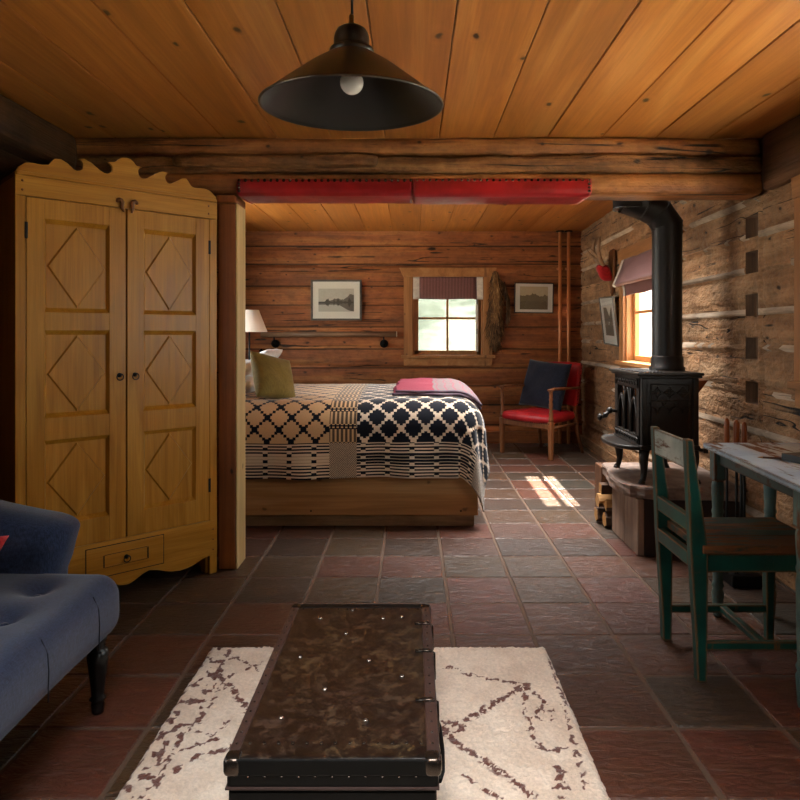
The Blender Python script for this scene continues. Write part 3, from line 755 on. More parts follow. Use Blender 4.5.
for tx, ty in tuft:
    mb = MB(); mb.sphere((tx, ty, 0.399), (0.012, 0.012, 0.006), seg=10); mb.build('button', M_linen, seat, world=True)
for yy in (1.12, 1.42, 1.72, 2.0):    # stitched joins of the boxing
    mb = MB(); mb.tube([(-0.9205, yy, 0.25), (-0.9185, yy, 0.33), (-0.9215, yy, 0.372), (-0.938, yy, 0.410)], 0.0018, 5); mb.build('seam', M_seam, seat, world=True)
# rolled end arm, lower towards the front
mb = MB()
def fn(p, n):
    k = (p.x+1.80)/0.72; k = max(0, min(1, k))
    z = p.z
    if z > 0.40: z = 0.40+(z-0.40)*(1-0.48*k)
    y = p.y+0.10*max(0, (z-0.42))*1.2
    x = p.x+(0.06*math.sin(max(0, min(1, (z-0.42)/0.2))*PI*0.5) if k > 0.8 else 0)*(k-0.8)*5-0.02*max(0, 0.52-z)*0
    w = 0.006*math.sin(z*60)*max(0, k-0.85)*6
    return Vector((x, y+w, z))+n*0.006*noise.noise(p*6)
mb.softbox((-1.80, 2.125, 0.25), (-1.125, 2.27, 0.73), 0.06, (30, 12, 26), fn); arm = mb.build('arm', M_linen, sf, world=True)
mb = MB()
mb.softbox((-1.93, sy0, 0.25), (-1.72, 2.2, 0.86), 0.07, (10, 40, 20), lambda p, n: p+Vector((-0.12*max(0, p.z-0.45), 0, 0))+n*0.005*noise.noise(p*5)); mb.build('back', M_linen, sf, world=True)
legp = [(0.012,0),(0.017,0.004),(0.020,0.030),(0.017,0.038),(0.026,0.046),(0.018,0.054),(0.0195,0.075),(0.026,0.125),(0.031,0.165),(0.0325,0.182),(0.029,0.198),(0.018,0.206),(0.024,0.213),(0.020,0.220),(0.027,0.228),(0.027,0.25)]
for lx, ly in ((-0.982, 2.125), (-0.982, 0.90), (-1.72, 2.10), (-1.72, 0.90)):
    mb = MB(); mb.lathe(legp, 22, M=Matrix.Translation((lx, ly, 0))); mb.build('leg', M_blackwood, sf, world=True)
def pillow(w, h, t, M, name, mat, parent=None, seed=0, edge=0.35, n=22, pinch=0.06, wr=0.006, world=True, piping=None):
    """square cushion in local xz, thickness along y"""
    mb = MB()
    def side(sg):
        def f(u, v):
            a, b = 2*u-1, 2*v-1
            e = (1-a*a)**edge*(1-b*b)**edge if abs(a) < 1 and abs(b) < 1 else 0
            k = 1-pinch*(1-a*a)*b*b - pinch*0.0
            x = a*w/2*(1-pinch*(1-b*b)*abs(a)**3*1.0+0.0); z = b*h/2*(1-pinch*(1-a*a)*abs(b)**3)
            y = sg*t/2*e
            q = Vector((x*7+seed, z*7, sg*2))
            return Vector((x, y+wr*noise.noise(q)*e*2+wr*0.5*noise.noise(q*2.7)*e, z))
        return f
    mb.grid(side(1), n, n, M=M); mb.grid(side(-1), n, n, M=M)
    bmesh.ops.remove_doubles(mb.bm, verts=mb.bm.verts, dist=1e-5)
    return mb.build(name, mat, parent, world=world, smooth=True)
M_redcush = fabric('red_cushion_cloth', '#8c1519', '#b3262a')
o = pillow(0.38, 0.26, 0.10, Matrix.Translation((-1.40, 1.95, 0.487)) @ Matrix.Rotation(-0.80, 4, 'X'), 'cushion', M_redcush, seed=5)
tag(o, 'red cushion leaning on the arm of the blue settee', 'cushion')

# ------------------------------------------------------------------ shag rug
def rug():
    Z_ = lambda y: 790.0/(y-335)
    def fp(x, y): return Vector(((x-CX)*Z_(y)/FPX, Z_(y)))
    c6 = lambda x, y: fp(100+.65*x, 620+.65*y)
    lines = [
        ([c6(178,66), c6(210,58), c6(246,78), c6(262,72)], .010), ([c6(196,88), c6(248,68)], .010), ([c6(182,86), c6(206,112), c6(228,140), c6(232,150)], .020),
        ([c6(150,160), c6(172,128), c6(186,100)], .011), ([c6(190,180), c6(110,208), c6(70,236)], .012), ([c6(204,196), c6(150,212), c6(120,232)], .018), ([c6(160,140), c6(120,190), c6(80,262), c6(60,277)], .011),
        ([c6(198,158), c6(170,180), c6(150,172)], .010),
        ([c6(522,80), c6(538,72), c6(560,84), c6(600,92), c6(655,101)], .011), ([c6(655,101), c6(618,124), c6(575,150), c6(528,170)], .022), ([c6(640,112), c6(600,128)], .012),
        ([c6(528,170), c6(548,190), c6(590,218), c6(640,252), c6(665,275)], .022), ([c6(528,158), c6(560,166), c6(530,182)], .012),
        ([c6(655,104), c6(650,135), c6(662,160), c6(668,190), c6(690,204), c6(716,196)], .011), ([c6(668,112), c6(684,128), c6(672,142), c6(700,140)], .011), ([c6(664,150), c6(688,160), c6(700,150)], .010),
        ([c6(700,225), c6(716,240), c6(700,250), c6(726,262), c6(706,277)], .012), ([c6(690,262), c6(716,252)], .009), ([c6(690,60), c6(712,120), c6(728,190), c6(748,262)], .010),
        ([c6(560,240), c6(590,262), c6(620,277)], .009)]
    lines = [([Vector(p) for p in L], w) for L, w in lines]
    rng = random.Random(12)
    # the part below the frame carries on the same lozenges
    for k in range(3):
        yb = 1.55-0.42*k
        for s in (-1, 1):
            lines.append(([Vector((-0.12+s*0.02, yb)), Vector((-0.12+s*0.35, yb-0.2)), Vector((-0.12+s*0.02, yb-0.4))], .016))
    X0, X1, Y0, Y1 = -0.750, 0.500, 0.62, 2.54
    def dist(p):
        best = 9
        for L, w in lines:
            for a, b in zip(L, L[1:]):
                ab = b-a; t = max(0, min(1, (p-a).dot(ab)/ab.length_squared)); d = (p-a-ab*t).length/(w*0.80)
                if d < best: best = d
        return best
    mb = MB(); bm = mb.bm; cl = bm.verts.layers.float.new('dye')
    nx, ny = 230, 340; vs = []
    for i in range(nx+1):
        row = []
        for j in range(ny+1):
            u, v = i/nx, j/ny; x = X0+(X1-X0)*u; y = Y0+(Y1-Y0)*v
            e = min(u*(X1-X0), (1-u)*(X1-X0), v*(Y1-Y0), (1-v)*(Y1-Y0))
            wob = 0.010*noise.noise(Vector((y*6, 1, 0))) if u in (0, 1) else 0
            q = Vector((x*60, y*75, 0)); q2 = Vector((x*130, y*150, 4))
            tuft_ = 0.5+0.5*noise.noise(q); t2 = noise.noise(q2)
            h = 0.021*min(1, (e/0.018))**0.5 if e > 0 else 0.0
            z = h*(0.62+0.55*tuft_+0.24*t2)+0.002
            p = Vector((x+0.005*noise.noise(q+Vector((9,0,0)))+wob, y+0.005*noise.noise(q+Vector((0,9,0))), z))
            vt = bm.verts.new(p)
            wn = Vector((x+0.015*noise.noise(Vector((x*48, y*48, 7))), y+0.015*noise.noise(Vector((x*48, y*48, 17)))))
            d = dist(wn)
            s = max(0, min(1, 1.25-d))*(1 if (0.5+0.5*noise.noise(Vector((x*45, y*45, 31))))*1.0+0.35*noise.noise(Vector((x*110, y*110, 3))) > 0.43 else 0.10)
            sp = noise.noise(Vector((x*55, y*55, 50)))
            if sp > 0.52 and noise.noise(Vector((x*4, y*4, 8))) > 0.05: s = max(s, 0.35)
            if x < X0+0.10 and noise.noise(Vector((x*38, y*30, 60))) > 0.16 : s = max(s, 0.8)
            vt[cl] = s; row.append(vt)
        vs.append(row)
    for i in range(nx):
        for j in range(ny):
            f = bm.faces.new((vs[i][j], vs[i+1][j], vs[i+1][j+1], vs[i][j+1])); f.smooth = True
    m = Mat('shag_wool', 0.95, spec=0.1); d = m.attr('dye'); n = m.noise(m.coord((95,120,95)), 1.0, 4, 0.7); g = m.noise(m.coord((9,9,9)), 1.0, 3)
    base = m.mix(g.step(0.3, 0.7), '#d9c7b4', '#eadccb'); dk = m.mix(n, '#4f2f28', '#7d4e42')
    m.color(m.scale(m.mix(d.step(0.25, 0.75), base, dk), n*0.7+0.60)).bump(n, 0.8, 0.008)
    m.b.inputs['Sheen Weight'].default_value = 0.25
    return mb.build('rug', m.m)
tag(rug(), 'cream shag rug with brown zigzag lines under the black trunk', 'rug')

# ------------------------------------------------------------------ trunk
def trunk_top():
    m = Mat('worn_black_leather', 0.35, spec=0.5)
    a = m.noise(m.coord((22,22,22)), 1.0, 10, 0.88, 0.1); b = m.noise(m.coord((26,26,26)), 1.0, 5, 0.7); c = m.noise(m.coord((3,3,3)), 1.0, 3)
    e_ = m.noise(m.coord((70,70,70)), 1.0, 4, 0.7); pat = (a*0.55+b*0.25+e_*0.20)
    col = m.mix(pat.step(0.515, 0.545), m.ramp(b, [(0.35, '#0d0907'), (0.65, '#1c130e')]), m.ramp(c, [(0.35, '#2f1f17'), (0.5, '#3a2a1b'), (0.68, '#47391e')]))
    scr = (1-(m.noise(m.coord((18, 60, 18)), 1.0, 2, 0.5, 1.0)-0.5).ab().step(0, 0.012))*b.step(0.55, 0.65)
    m.color(m.mix(scr*0.5, col, '#8a7a66')).bump(pat*0.6+b*0.4, 0.35, 0.005); m.roughf(pat.step(0.45, 0.62), 0.28, 0.55); return m.m
M_trunk = trunk_top()
M_tblack = plain('trunk_black', '#080706', 0.5, spec=0.2, nz=0.35, nscale=18, bump=0.25)
M_tbind = plain('trunk_binding', '#3a2a26', 0.38, 0.15, 0.5, 0.35, 30, 0.3)
M_tmetal = plain('tarnished_metal', '#4b423b', 0.25, 0.9, nz=0.4, nscale=40, bump=0.2)
tx0, tx1, ty0, ty1, tzt = -0.366, 0.053, 1.335, 2.105, 0.345; lb = 0.285; fl = 0.031
tk = thing('trunk', 'low black steamer trunk with a scuffed brown top on the cream rug', 'trunk', ((tx0+tx1)/2, (ty0+ty1)/2, fl))
mb = MB(); mb.box((tx0+0.004, ty0+0.004, fl), (tx1-0.004, ty1-0.004, lb-0.002), bev=0.005); mb.build('body', M_tblack, tk, world=True)
def warp(p, n): return p+Vector((0, 0, 0.0025*noise.noise(Vector((p.x*7, p.y*5, 1))) if n.z > .5 else 0))
mb = MB(); mb.softbox((tx0, ty0, lb), (tx1, ty1, tzt), 0.008, (30, 50, 4), warp)
for f in mb.bm.faces:
    if f.calc_center_median().z < tzt-0.004: f.material_index = 1
lid = mb.build('lid', [M_trunk, M_tblack], tk, world=True)
for a, b in ((tx0-0.002, tx0+0.020), (tx1-0.024, tx1+0.003)):      # raised bindings along the long edges and ends
    mb = MB(); mb.box((a, ty0-0.001, tzt-0.022), (b, ty1+0.001, tzt+0.003), bev=0.003, cuts=1); mb.build('edge_binding', M_tbind, lid, world=True)
for a, b in ((ty0-0.003, ty0+0.004), (ty1-0.024, ty1+0.003)):
    mb = MB(); mb.box((tx0, a, tzt-0.03), (tx1, b, tzt+0.002), bev=0.003); mb.build('end_binding', M_tblack, lid, world=True)
mb = MB(); mb.box((tx0-0.001, ty0-0.0025, lb+0.002), (tx1+0.001, ty1+0.0025, lb+0.007), bev=0.001); mb.build('lid_lip', M_tbind, lid, world=True)
for x, sx in ((tx0, -1), (tx1, 1)):
    for y, sy in ((ty0, -1), (ty1, 1)):
        mb = MB()
        mb.softbox((x-0.030 if sx > 0 else x-0.006, y-0.034 if sy > 0 else y-0.006, tzt-0.034), (x+0.006 if sx > 0 else x+0.030, y+0.006 if sy > 0 else y+0.034, tzt+0.005), 0.012, (6,6,6))
        mb.build('corner_cap', M_tmetal, lid, world=True)
        mb = MB()
        mb.softbox((x-0.03 if sx > 0 else x-0.005, y-0.03 if sy > 0 else y-0.005, fl+0.001), (x+0.005 if sx > 0 else x+0.03, y+0.005 if sy > 0 else y+0.03, fl+0.035), 0.010, (5,5,5)); mb.build('corner_cap', M_tmetal, tk, world=True)
studs = [(-0.270,2.00),(-0.085,2.00),(-0.185,1.90),(-0.290,1.76),(-0.110,1.74),(-0.03,2.01),(-0.205,1.60),(-0.285,1.48),(-0.100,1.47),(-0.025,1.66),(-0.18,2.06)]
st0 = st1 = None
M_stud = plain('bright_stud', '#a39a90', 0.2, 0.9)
def stud(x, y, z, sc_=1.0):
    global st0, st1
    if sc_ < 1:
        if st1 is None:
            mb = MB(); mb.sphere((0,0,0), (0.0055, 0.0055, 0.0035), seg=8); st1 = mb.build('rivet', M_tmetal, lid); o = st1
        else: o = st1.copy(); COL.objects.link(o)
    elif st0 is None:
        mb = MB(); mb.sphere((0,0,0), (0.0055, 0.0055, 0.0035), seg=8); st0 = mb.build('stud', M_stud, lid); o = st0
    else: o = st0.copy(); COL.objects.link(o)
    o.location = W[lid].inverted() @ Vector((x, y, z)); o.scale = (sc_,)*3
for x, y in studs: stud(x, y, tzt+0.0015)
for k in range(13): stud(tx0+0.035+(tx1-tx0-0.07)*k/12, ty0+0.055, tzt+0.0005, 0.6)
for k in range(11): stud(tx0+0.045+(tx1-tx0-0.09)*k/10, ty0-0.003, lb+0.030, 0.6)
for k in range(14): stud(tx0+0.035+(tx1-tx0-0.07)*k/13, ty1-0.035, tzt+0.001, 0.5)
for k in range(18): stud(tx0+0.009, ty0+0.05+(ty1-ty0-0.1)*k/17, tzt+0.0035, 0.5)
for k in range(18): stud(tx1-0.011, ty0+0.05+(ty1-ty0-0.1)*k/17, tzt+0.0035, 0.5)
for y in (1.55, 1.79, 1.96):      # straps and hasps along the right edge
    mb = MB(); mb.tube([(tx1-0.045, y, tzt+0.004), (tx1-0.010, y, tzt+0.006), (tx1+0.006, y, tzt-0.004), (tx1+0.008, y, lb-0.01)], [0.008, 0.008, 0.008, 0.006], 6, flat=0.4); mb.build('hasp', M_tmetal, tk, world=True)
mb = MB(); mb.tube([(tx1+0.004, 1.40, 0.262), (tx1+0.012, 1.44, 0.256), (tx1+0.015, 1.52, 0.252), (tx1+0.012, 1.60, 0.258), (tx1+0.003, 1.64, 0.264)], 0.005, 8); mb.build('carry_handle', M_tblack, tk, world=True)
mb = MB(); mb.tube([(tx0-0.004, 1.62, 0.262), (tx0-0.014, 1.68, 0.256), (tx0-0.014, 1.84, 0.256), (tx0-0.004, 1.9, 0.262)], 0.007, 8); mb.build('carry_handle', M_tblack, tk, world=True)

# ------------------------------------------------------------------ pendant lamp
M_shade = plain('black_enamel', '#15130f', 0.34, 0.0, 0.5, 0.15, 30)
M_shadein = plain('dark_enamel_inside', '#23211c', 0.38, 0.0, 0.5, 0.1, 30)
M_brass = plain('aged_brass', '#8a6a35', 0.35, 0.9)
M_bulb = Mat('frosted_bulb', 0.12, spec=0.6).color('#f2eee8').m
LM = Matrix.Translation((-0.158, 1.786, 1.782)) @ Matrix.Rotation(math.radians(2.0), 4, 'X')
pl = thing('pendant_lamp', 'large black conical pendant lamp hanging from the plank ceiling', 'lamp', (-0.158, 1.786, 1.782))
mb = MB(); mb.lathe([(0.057,0.134),(0.110,0.100),(0.165,0.058),(0.232,0.006),(0.2395,0.0),(0.2385,-0.004),(0.235,-0.003),(0.229,0.003)], 72, M=LM, cap=False); sh = mb.build('shade', M_shade, pl, world=True, smooth=True)
mb = MB(); mb.lathe([(0.2295,0.003),(0.162,0.055),(0.108,0.097),(0.052,0.131),(0.0,0.134)], 72, M=LM, cap=False); o = mb.build('lining', M_shadein, sh, world=True, smooth=True)
mb = MB(); mb.tube([tuple(LM @ Vector((0.2385*math.cos(a), 0.2385*math.sin(a), -0.001))) for a in [2*PI*i/72 for i in range(73)]], 0.0028, 6, cap=False); o = mb.build('rim', plain('worn_rim', '#55524a', 0.35, 0.6), sh, world=True, smooth=True)
mb = MB(); mb.lathe([(0.056,0.132),(0.0585,0.134),(0.0585,0.143),(0.056,0.147),(0.0480,0.149),(0.0465,0.153),(0.0465,0.160),(0.0470,0.172),(0.0445,0.184),(0.038,0.196),(0.026,0.204),(0.0,0.2075)], 40, M=LM); mb.build('neck', M_shade, pl, world=True, smooth=True)
mb = MB(); mb.lathe([(0.010,0.206),(0.010,0.212),(0.0065,0.214),(0.0065,0.232),(0.004,0.236),(0,0.236)], 16, M=LM); mb.build('cord_grip', M_brass, pl, world=True)
mb = MB(); mb.tube([(-0.158, 1.786+0.008, 2.012), (-0.158, 1.790, 2.12), (-0.157, 1.790, ZM)], 0.0035, 8); mb.build('cord', M_iron, pl, world=True)
mb = MB(); mb.lathe([(0.045,ZM-0.0005),(0.045,ZM-0.012),(0.030,ZM-0.026),(0,ZM-0.026)], 24, M=Matrix.Translation((-0.157,1.79,0))); mb.build('ceiling_rose', M_shade, pl, world=True)
mb = MB(); mb.sphere((0,0,0.060), (0.031,0.031,0.031), M=LM, seg=24); mb.lathe([(0.024,0.080),(0.017,0.100),(0.015,0.118)], 20, M=LM); mb.build('bulb', M_bulb, pl, world=True, smooth=True)
mb = MB(); mb.lathe([(0.018,0.105),(0.020,0.131)], 16, M=LM); mb.build('socket', M_iron, pl, world=True)
# ------------------------------------------------------------------ bed
M_bedwood = wood('bed_pine', '#8f6236', '#b3834e', '#c79c68', 'X', 9, 16, 0.45, 0.15, knots=0.6)
M_plinth = wood('bed_plinth', '#6b4a2c', '#94704a', '#b08a60', 'X', 12, 8, 0.6, 0.4, grime=0.4)
M_white = fabric('white_cotton', '#d8d6d4', '#eceae8', 200, 0.9, 0.15)
bx0, bx1, by0, by1 = -1.62, 0.405, 4.175, 5.76
bd = thing('bed', 'low pine box bed with a plinth base standing on the slate floor', 'bed', ((bx0+bx1)/2, (by0+by1)/2, 0))
mb = MB(); mb.box((bx0, by0+0.025, 0), (bx1-0.02, by1-0.03, 0.072), bev=0.004); mb.build('plinth', M_plinth, bd, world=True)
for nm, lo, hi in (('side_board', (bx0, by0, 0.072), (bx1, by0+0.03, 0.335)), ('side_board', (bx0, by1-0.03, 0.072), (bx1, by1, 0.335)), ('end_board', (bx1-0.03, by0+0.031, 0.072), (bx1, by1-0.031, 0.335)), ('end_board', (bx0, by0+0.031, 0.072), (bx0+0.03, by1-0.031, 0.335))):
    mb = MB(); mb.box(lo, hi, bev=0.004); mb.build(nm, M_bedwood, bd, world=True)
for x in (-0.62, 0.30):
    mb = MB(); mb.sphere((x, by0-0.001, 0.10), (0.006, 0.004, 0.006), seg=8); mb.build('wood_plug', M_hole, bd, world=True)
mb = MB(); mb.box((bx0, by0+0.03, 0.08), (bx1-0.03, by1-0.03, 0.16)); mb.build('slat_base', M_bedwood, bd, world=True)
mb = MB(); mb.softbox((bx0+0.035, by0+0.04, 0.162), (bx1-0.04, by1-0.04, 0.705), 0.07, (20,16,8)); mb.build('mattress', M_white, bd, world=True)
mb = MB(); mb.box((bx0-0.06, by0, 0), (bx0-0.002, by1, 0.98), bev=0.008); mb.build('headboard', M_bedwood, bd, world=True)

XE, YN, YF, RQ, HB, HA = 0.452, 4.115, 5.82, 0.17, 0.555, 0.52
def quilt_pt(u, y, off=0.0):
    """cloth position for the flat pattern point (u along the bed, y across it)"""
    ix = XE-RQ; a = max(0, u-ix); b1 = (YN+RQ)-y; b2 = y-(YF-RQ); sg = -1 if b1 > b2 else 1; b = max(0, b1, b2)
    px = min(u, ix); py = min(max(y, YN+RQ), YF-RQ)
    w = (py-YN)/(YF-YN)
    top = 0.752+0.045*math.sin(PI*max(0, min(1, w)))+0.008*noise.noise(Vector((u*2.2, y*2.2, 0)))+0.004*noise.noise(Vector((u*7, y*7, 3)))
    top += 0.012*math.exp(-((u-0.1)/0.5)**2)
    r = math.hypot(a, b)
    if r < 1e-6: return Vector((px, py, top+off))
    dx, dy = a/r, sg*b/r; q = RQ*PI/2
    if r < q:
        f = r/RQ; h = RQ*math.sin(f); z = top-RQ*(1-math.cos(f)); nz = Vector((dx*math.sin(f), dy*math.sin(f), math.cos(f)))
    else:
        d = r-q; diag = 2*abs(dx*dy)
        sv = u*1.0 if a < 1e-6 else (y if b < 1e-6 else math.atan2(b, a)*0.5+u)
        rip = 0.020*min(1, d/0.3)*math.sin(sv*8.5+1.0)+0.010*min(1, d/0.3)*math.sin(sv*19+2.0)
        h = RQ+d*(0.02+0.10*diag)+rip*(1-diag)+0.015*diag*math.sin(math.atan2(b, a)*7); z = top-RQ-d; nz = Vector((dx, dy, 0.1))
    return Vector((px+dx*h, py+dy*h, z))+nz*off
def quilt_mat():
    m = Mat('woven_coverlet', 0.9, spec=0.15)
    tc = m.n('UVMap'); tc.uv_map = 'UVMap'; sp = m.n('SeparateXYZ'); m.l(tc.outputs[0], sp.inputs[0])
    u = S(m.nt, sp.outputs[0]); v = S(m.nt, sp.outputs[1])
    P = 0.148; s = P/8
    fu = (u/s).fl(); fv = ((v-0.215)/s).fl()
    cu = u/s-0.5; cv = (v-0.215)/s-0.5
    ch = ((fu+fv).mod(8.0)).lt(0.5).mx(((fu-fv).mod(8.0)).lt(0.5))
    def node(o):
        return (((cu+(4.0+o)).mod(8.0)-4.0).ab().mx(((cv+(4.0+o)).mod(8.0)-4.0).ab())).lt(0.98)
    lat = ch.mx(node(0.0)).mx(node(4.0))
    right = u.gt(-0.335); plaid = u.gt(-0.500)*(1-right)
    # striped border under the field
    st = (v/0.019).mod(1.0).lt(0.5); t = v/0.215; col = (((u+0.074).mod(P))-0.074).ab().lt(0.015)
    fine = (v/0.019).mod(1.0).lt(0.22)
    blk = (v/0.038).mod(1.0).lt(0.5)
    topb = t.gt(0.68); botb = t.lt(0.38)
    # light = 1, dark = 0
    bl = 1-(st*(topb.mx(botb)).mx(fine*0.0)); bl = bl*(1-fine*0.35*(1-topb.mx(botb)))
    br = st*(topb.mx(botb)) + fine*0.8*(1-topb.mx(botb))
    bl = bl*(1-col)+blk*col; br = br*(1-col)+blk*col
    field = (1-lat)*(1-right)+lat*right
    border = bl*(1-right)+br*right
    # plaid column: warp stripes in the field, tiny checks in the border
    ws = (u/0.026).mod(1.0).lt(0.45); wb = (v/0.11).mod(1.0).lt(0.72); wt = (v/0.018).mod(1.0).lt(0.5)
    pf = (ws*wb)+(1-wb)*(1-ws)*wt+(1-ws)*wb*0.15
    chk = ((u/0.0055).fl()+(v/0.0055).fl()).mod(2.0)
    isb = v.lt(0.215)
    wfoot = u.gt(XE-RQ+HA-0.30)*isb
    val = (field*(1-isb)+border*isb)*(1-plaid)+(pf*(1-isb)+chk*isb)*plaid
    # the far border and the foot border repeat the design
    foot = (1-((u/0.019).mod(1.0).lt(0.5)))
    val = val*(1-wfoot)+wfoot*chk*0.8
    n = m.noise(m.coord((260,260,260)), 1.0, 2); g = m.noise(m.coord((4,4,4)), 1.0, 3)
    tan = m.mix(right.mx(isb*0.7), '#cda97d', '#d8c3ab'); blk_ = m.mix(n, '#0b0c12', '#191b26')
    c = m.mix(val, blk_, tan)
    m.color(m.scale(c, n*0.35+0.80)).bump(n*0.5+val*0.35, 0.35, 0.003)
    m.b.inputs['Sheen Weight'].default_value = 0.35; m.b.inputs['Sheen Roughness'].default_value = 0.4
    return m.m
mb = MB(); u0, u1 = -1.58, XE-RQ+HA; y0 = YN+RQ-HB; y1 = YF-RQ+HB
mb.grid(lambda a, b: quilt_pt(u0+(u1-u0)*a, y0+(y1-y0)*b), 190, 220, uvf=lambda a, b: (u0+(u1-u0)*a, (y1-y0)*b))
qo = mb.build('coverlet', quilt_mat(), smooth=True); sm = qo.modifiers.new('thick', 'SOLIDIFY'); sm.thickness = 0.008; sm.offset = 0
tag(qo, 'black and tan woven coverlet with a diamond lattice spread over the bed', 'bedspread')
def blanket_mat():
    m = Mat('pink_wool', 0.95, spec=0.1)
    tc = m.n('UVMap'); tc.uv_map = 'UVMap'; sp = m.n('SeparateXYZ'); m.l(tc.outputs[0], sp.inputs[0])
    u = S(m.nt, sp.outputs[0]); v = S(m.nt, sp.outputs[1])
    grey = u.gt(0.145); n = m.noise(m.coord((300,300,300)), 1.0, 2)
    bars = (v/0.055).mod(1.0).lt(0.25).mx((u/0.055).mod(1.0).lt(0.2)*grey)
    c = m.mix(grey, '#7d3a45', '#666160'); c = m.mix(bars*0.55, c, m.mix(grey, '#6c2c38', '#8a4250'))
    edge = v.lt(0.022)
    c = m.mix(edge*0.75, c, '#5a5560')
    m.color(m.scale(c, n*0.5+0.72)).bump(n, 0.4, 0.003); return m.m
M_blank = blanket_mat()
bl = thing('blanket', 'folded pink and grey wool blanket across the foot of the bed', 'blanket', (0.2, 5.0, 0.8))
for k, (a0, a1, b0, b1, of) in enumerate(((-0.115, 0.46, 4.36, 5.50, 0.016), (-0.10, 0.44, 4.375, 5.48, 0.032))):
    mb = MB()
    mb.grid(lambda a, b: quilt_pt(a0+(a1-a0)*a+0.006*math.sin(b*23+k)+0.10*(b-0.3)*(1-a)*0.4, b0+(b1-b0)*b+0.012*math.sin(a*9+k*2), of+0.004*noise.noise(Vector((a*5, b*6, k)))), 40, 60, uvf=lambda a, b: (a0+(a1-a0)*a, (b1-b0)*b))
    o = mb.build('lower_fold' if k == 0 else 'upper_fold', M_blank, bl, world=True, smooth=True); sm = o.modifiers.new('thick', 'SOLIDIFY'); sm.thickness = 0.014; sm.offset = 0

RZ = lambda d: Matrix.Rotation(math.radians(d), 4, 'Z'); RX = lambda d: Matrix.Rotation(math.radians(d), 4, 'X'); RY = lambda d: Matrix.Rotation(math.radians(d), 4, 'Y')
T = Matrix.Translation
g = 'white bed pillows'
o = pillow(0.62, 0.40, 0.12, T((-1.235, 4.62, 0.838)) @ RZ(90) @ RX(90), 'pillow', M_white, seed=1, n=24); tag(o, 'white pillow lying flat at the bottom of the stack by the post', 'pillow', g)
o = pillow(0.62, 0.40, 0.12, T((-1.255, 4.64, 0.950)) @ RZ(90) @ RX(88), 'pillow', M_white, seed=2, n=24); tag(o, 'white pillow on top of the stack at the head of the bed', 'pillow', g)
o = pillow(0.58, 0.38, 0.12, T((-1.20, 5.28, 0.935)) @ RZ(90) @ RX(48), 'pillow', M_white, seed=3, n=24); tag(o, 'white pillow leaning upright behind the olive cushion', 'pillow', g)
M_olive = fabric('olive_velvet', '#6d5a26', '#8d7836', 320, 0.75, 0.15, 0.2)
o = pillow(0.335, 0.325, 0.12, T((-0.890, 4.37, 0.905)) @ RZ(58) @ RX(-26) @ RY(14), 'cushion', M_olive, seed=4, n=28, pinch=0.10); tag(o, 'square olive green cushion propped on the white pillows', 'cushion')

# ------------------------------------------------------------------ bedside
M_nstand = wood('nightstand_wood', '#3b2212', '#5a361c', '#754a28', 'X', 12, 12, 0.45, 0.15)
ns = thing('nightstand', 'dark wooden nightstand on the far side of the bed', 'table', (-1.42, 6.12, 0))
mb = MB(); mb.box((-1.66, 5.92, 0.895), (-1.18, 6.32, 0.92), bev=0.005); mb.build('top', M_nstand, ns, world=True)
mb = MB(); mb.box((-1.63, 5.95, 0.42), (-1.21, 6.29, 0.894), bev=0.003); body = mb.build('body', M_nstand, ns, world=True)
mb = MB(); mb.box((-1.60, 5.940, 0.70), (-1.24, 5.952, 0.86), bev=0.003); d = mb.build('drawer', M_nstand, ns, world=True)
mb = MB(); mb.sphere((-1.42, 5.928, 0.78), 0.014, seg=12); mb.build('knob', M_brass, d, world=True)
for x in (-1.61, -1.23):
    for y in (5.97, 6.27):
        mb = MB(); mb.lathe([(0.015,0),(0.024,0.41),(0.024,0.425)], 12, M=T((x, y, 0))); mb.build('leg', M_nstand, ns, world=True)
tl = thing('table_lamp', 'bedside lamp with a white cone shade and thin dark stem', 'lamp', (-1.447, 6.05, 0.92))
mb = MB(); mb.lathe([(0.075,0.9205),(0.075,0.935),(0.02,0.948),(0.007,0.955),(0.007,1.32),(0,1.32)], 24, M=T((-1.447,6.05,0))); mb.build('base', M_iron, tl, world=True, smooth=True)
m = Mat('white_shade_cloth', 0.8, spec=0.2).color('#eee7da'); m.b.inputs['Subsurface Weight'].default_value = 0.0
mb = MB(); mb.lathe([(0.158,1.207),(0.083,1.402),(0.081,1.401),(0.156,1.207),(0.158,1.207)], 48, M=T((-1.447,6.05,0)), cap=False); mb.build('lamp_shade', m.m, tl, world=True, smooth=True)
m = bpy.data.materials.new('clear_glass'); m.use_nodes = True; b = m.node_tree.nodes['Principled BSDF']; b.inputs['Transmission Weight'].default_value = 1; b.inputs['Roughness'].default_value = 0.02; b.inputs['IOR'].default_value = 1.4
M_clear = m
mb = MB(); mb.lathe([(0.030,0.9205),(0.037,1.055),(0.0345,1.055),(0.028,0.93),(0,0.93)], 24, M=T((-1.315,6.02,0))); o = mb.build('drinking_glass', M_clear, smooth=True); tag(o, 'small clear drinking glass on the nightstand beside the white lamp', 'glass')

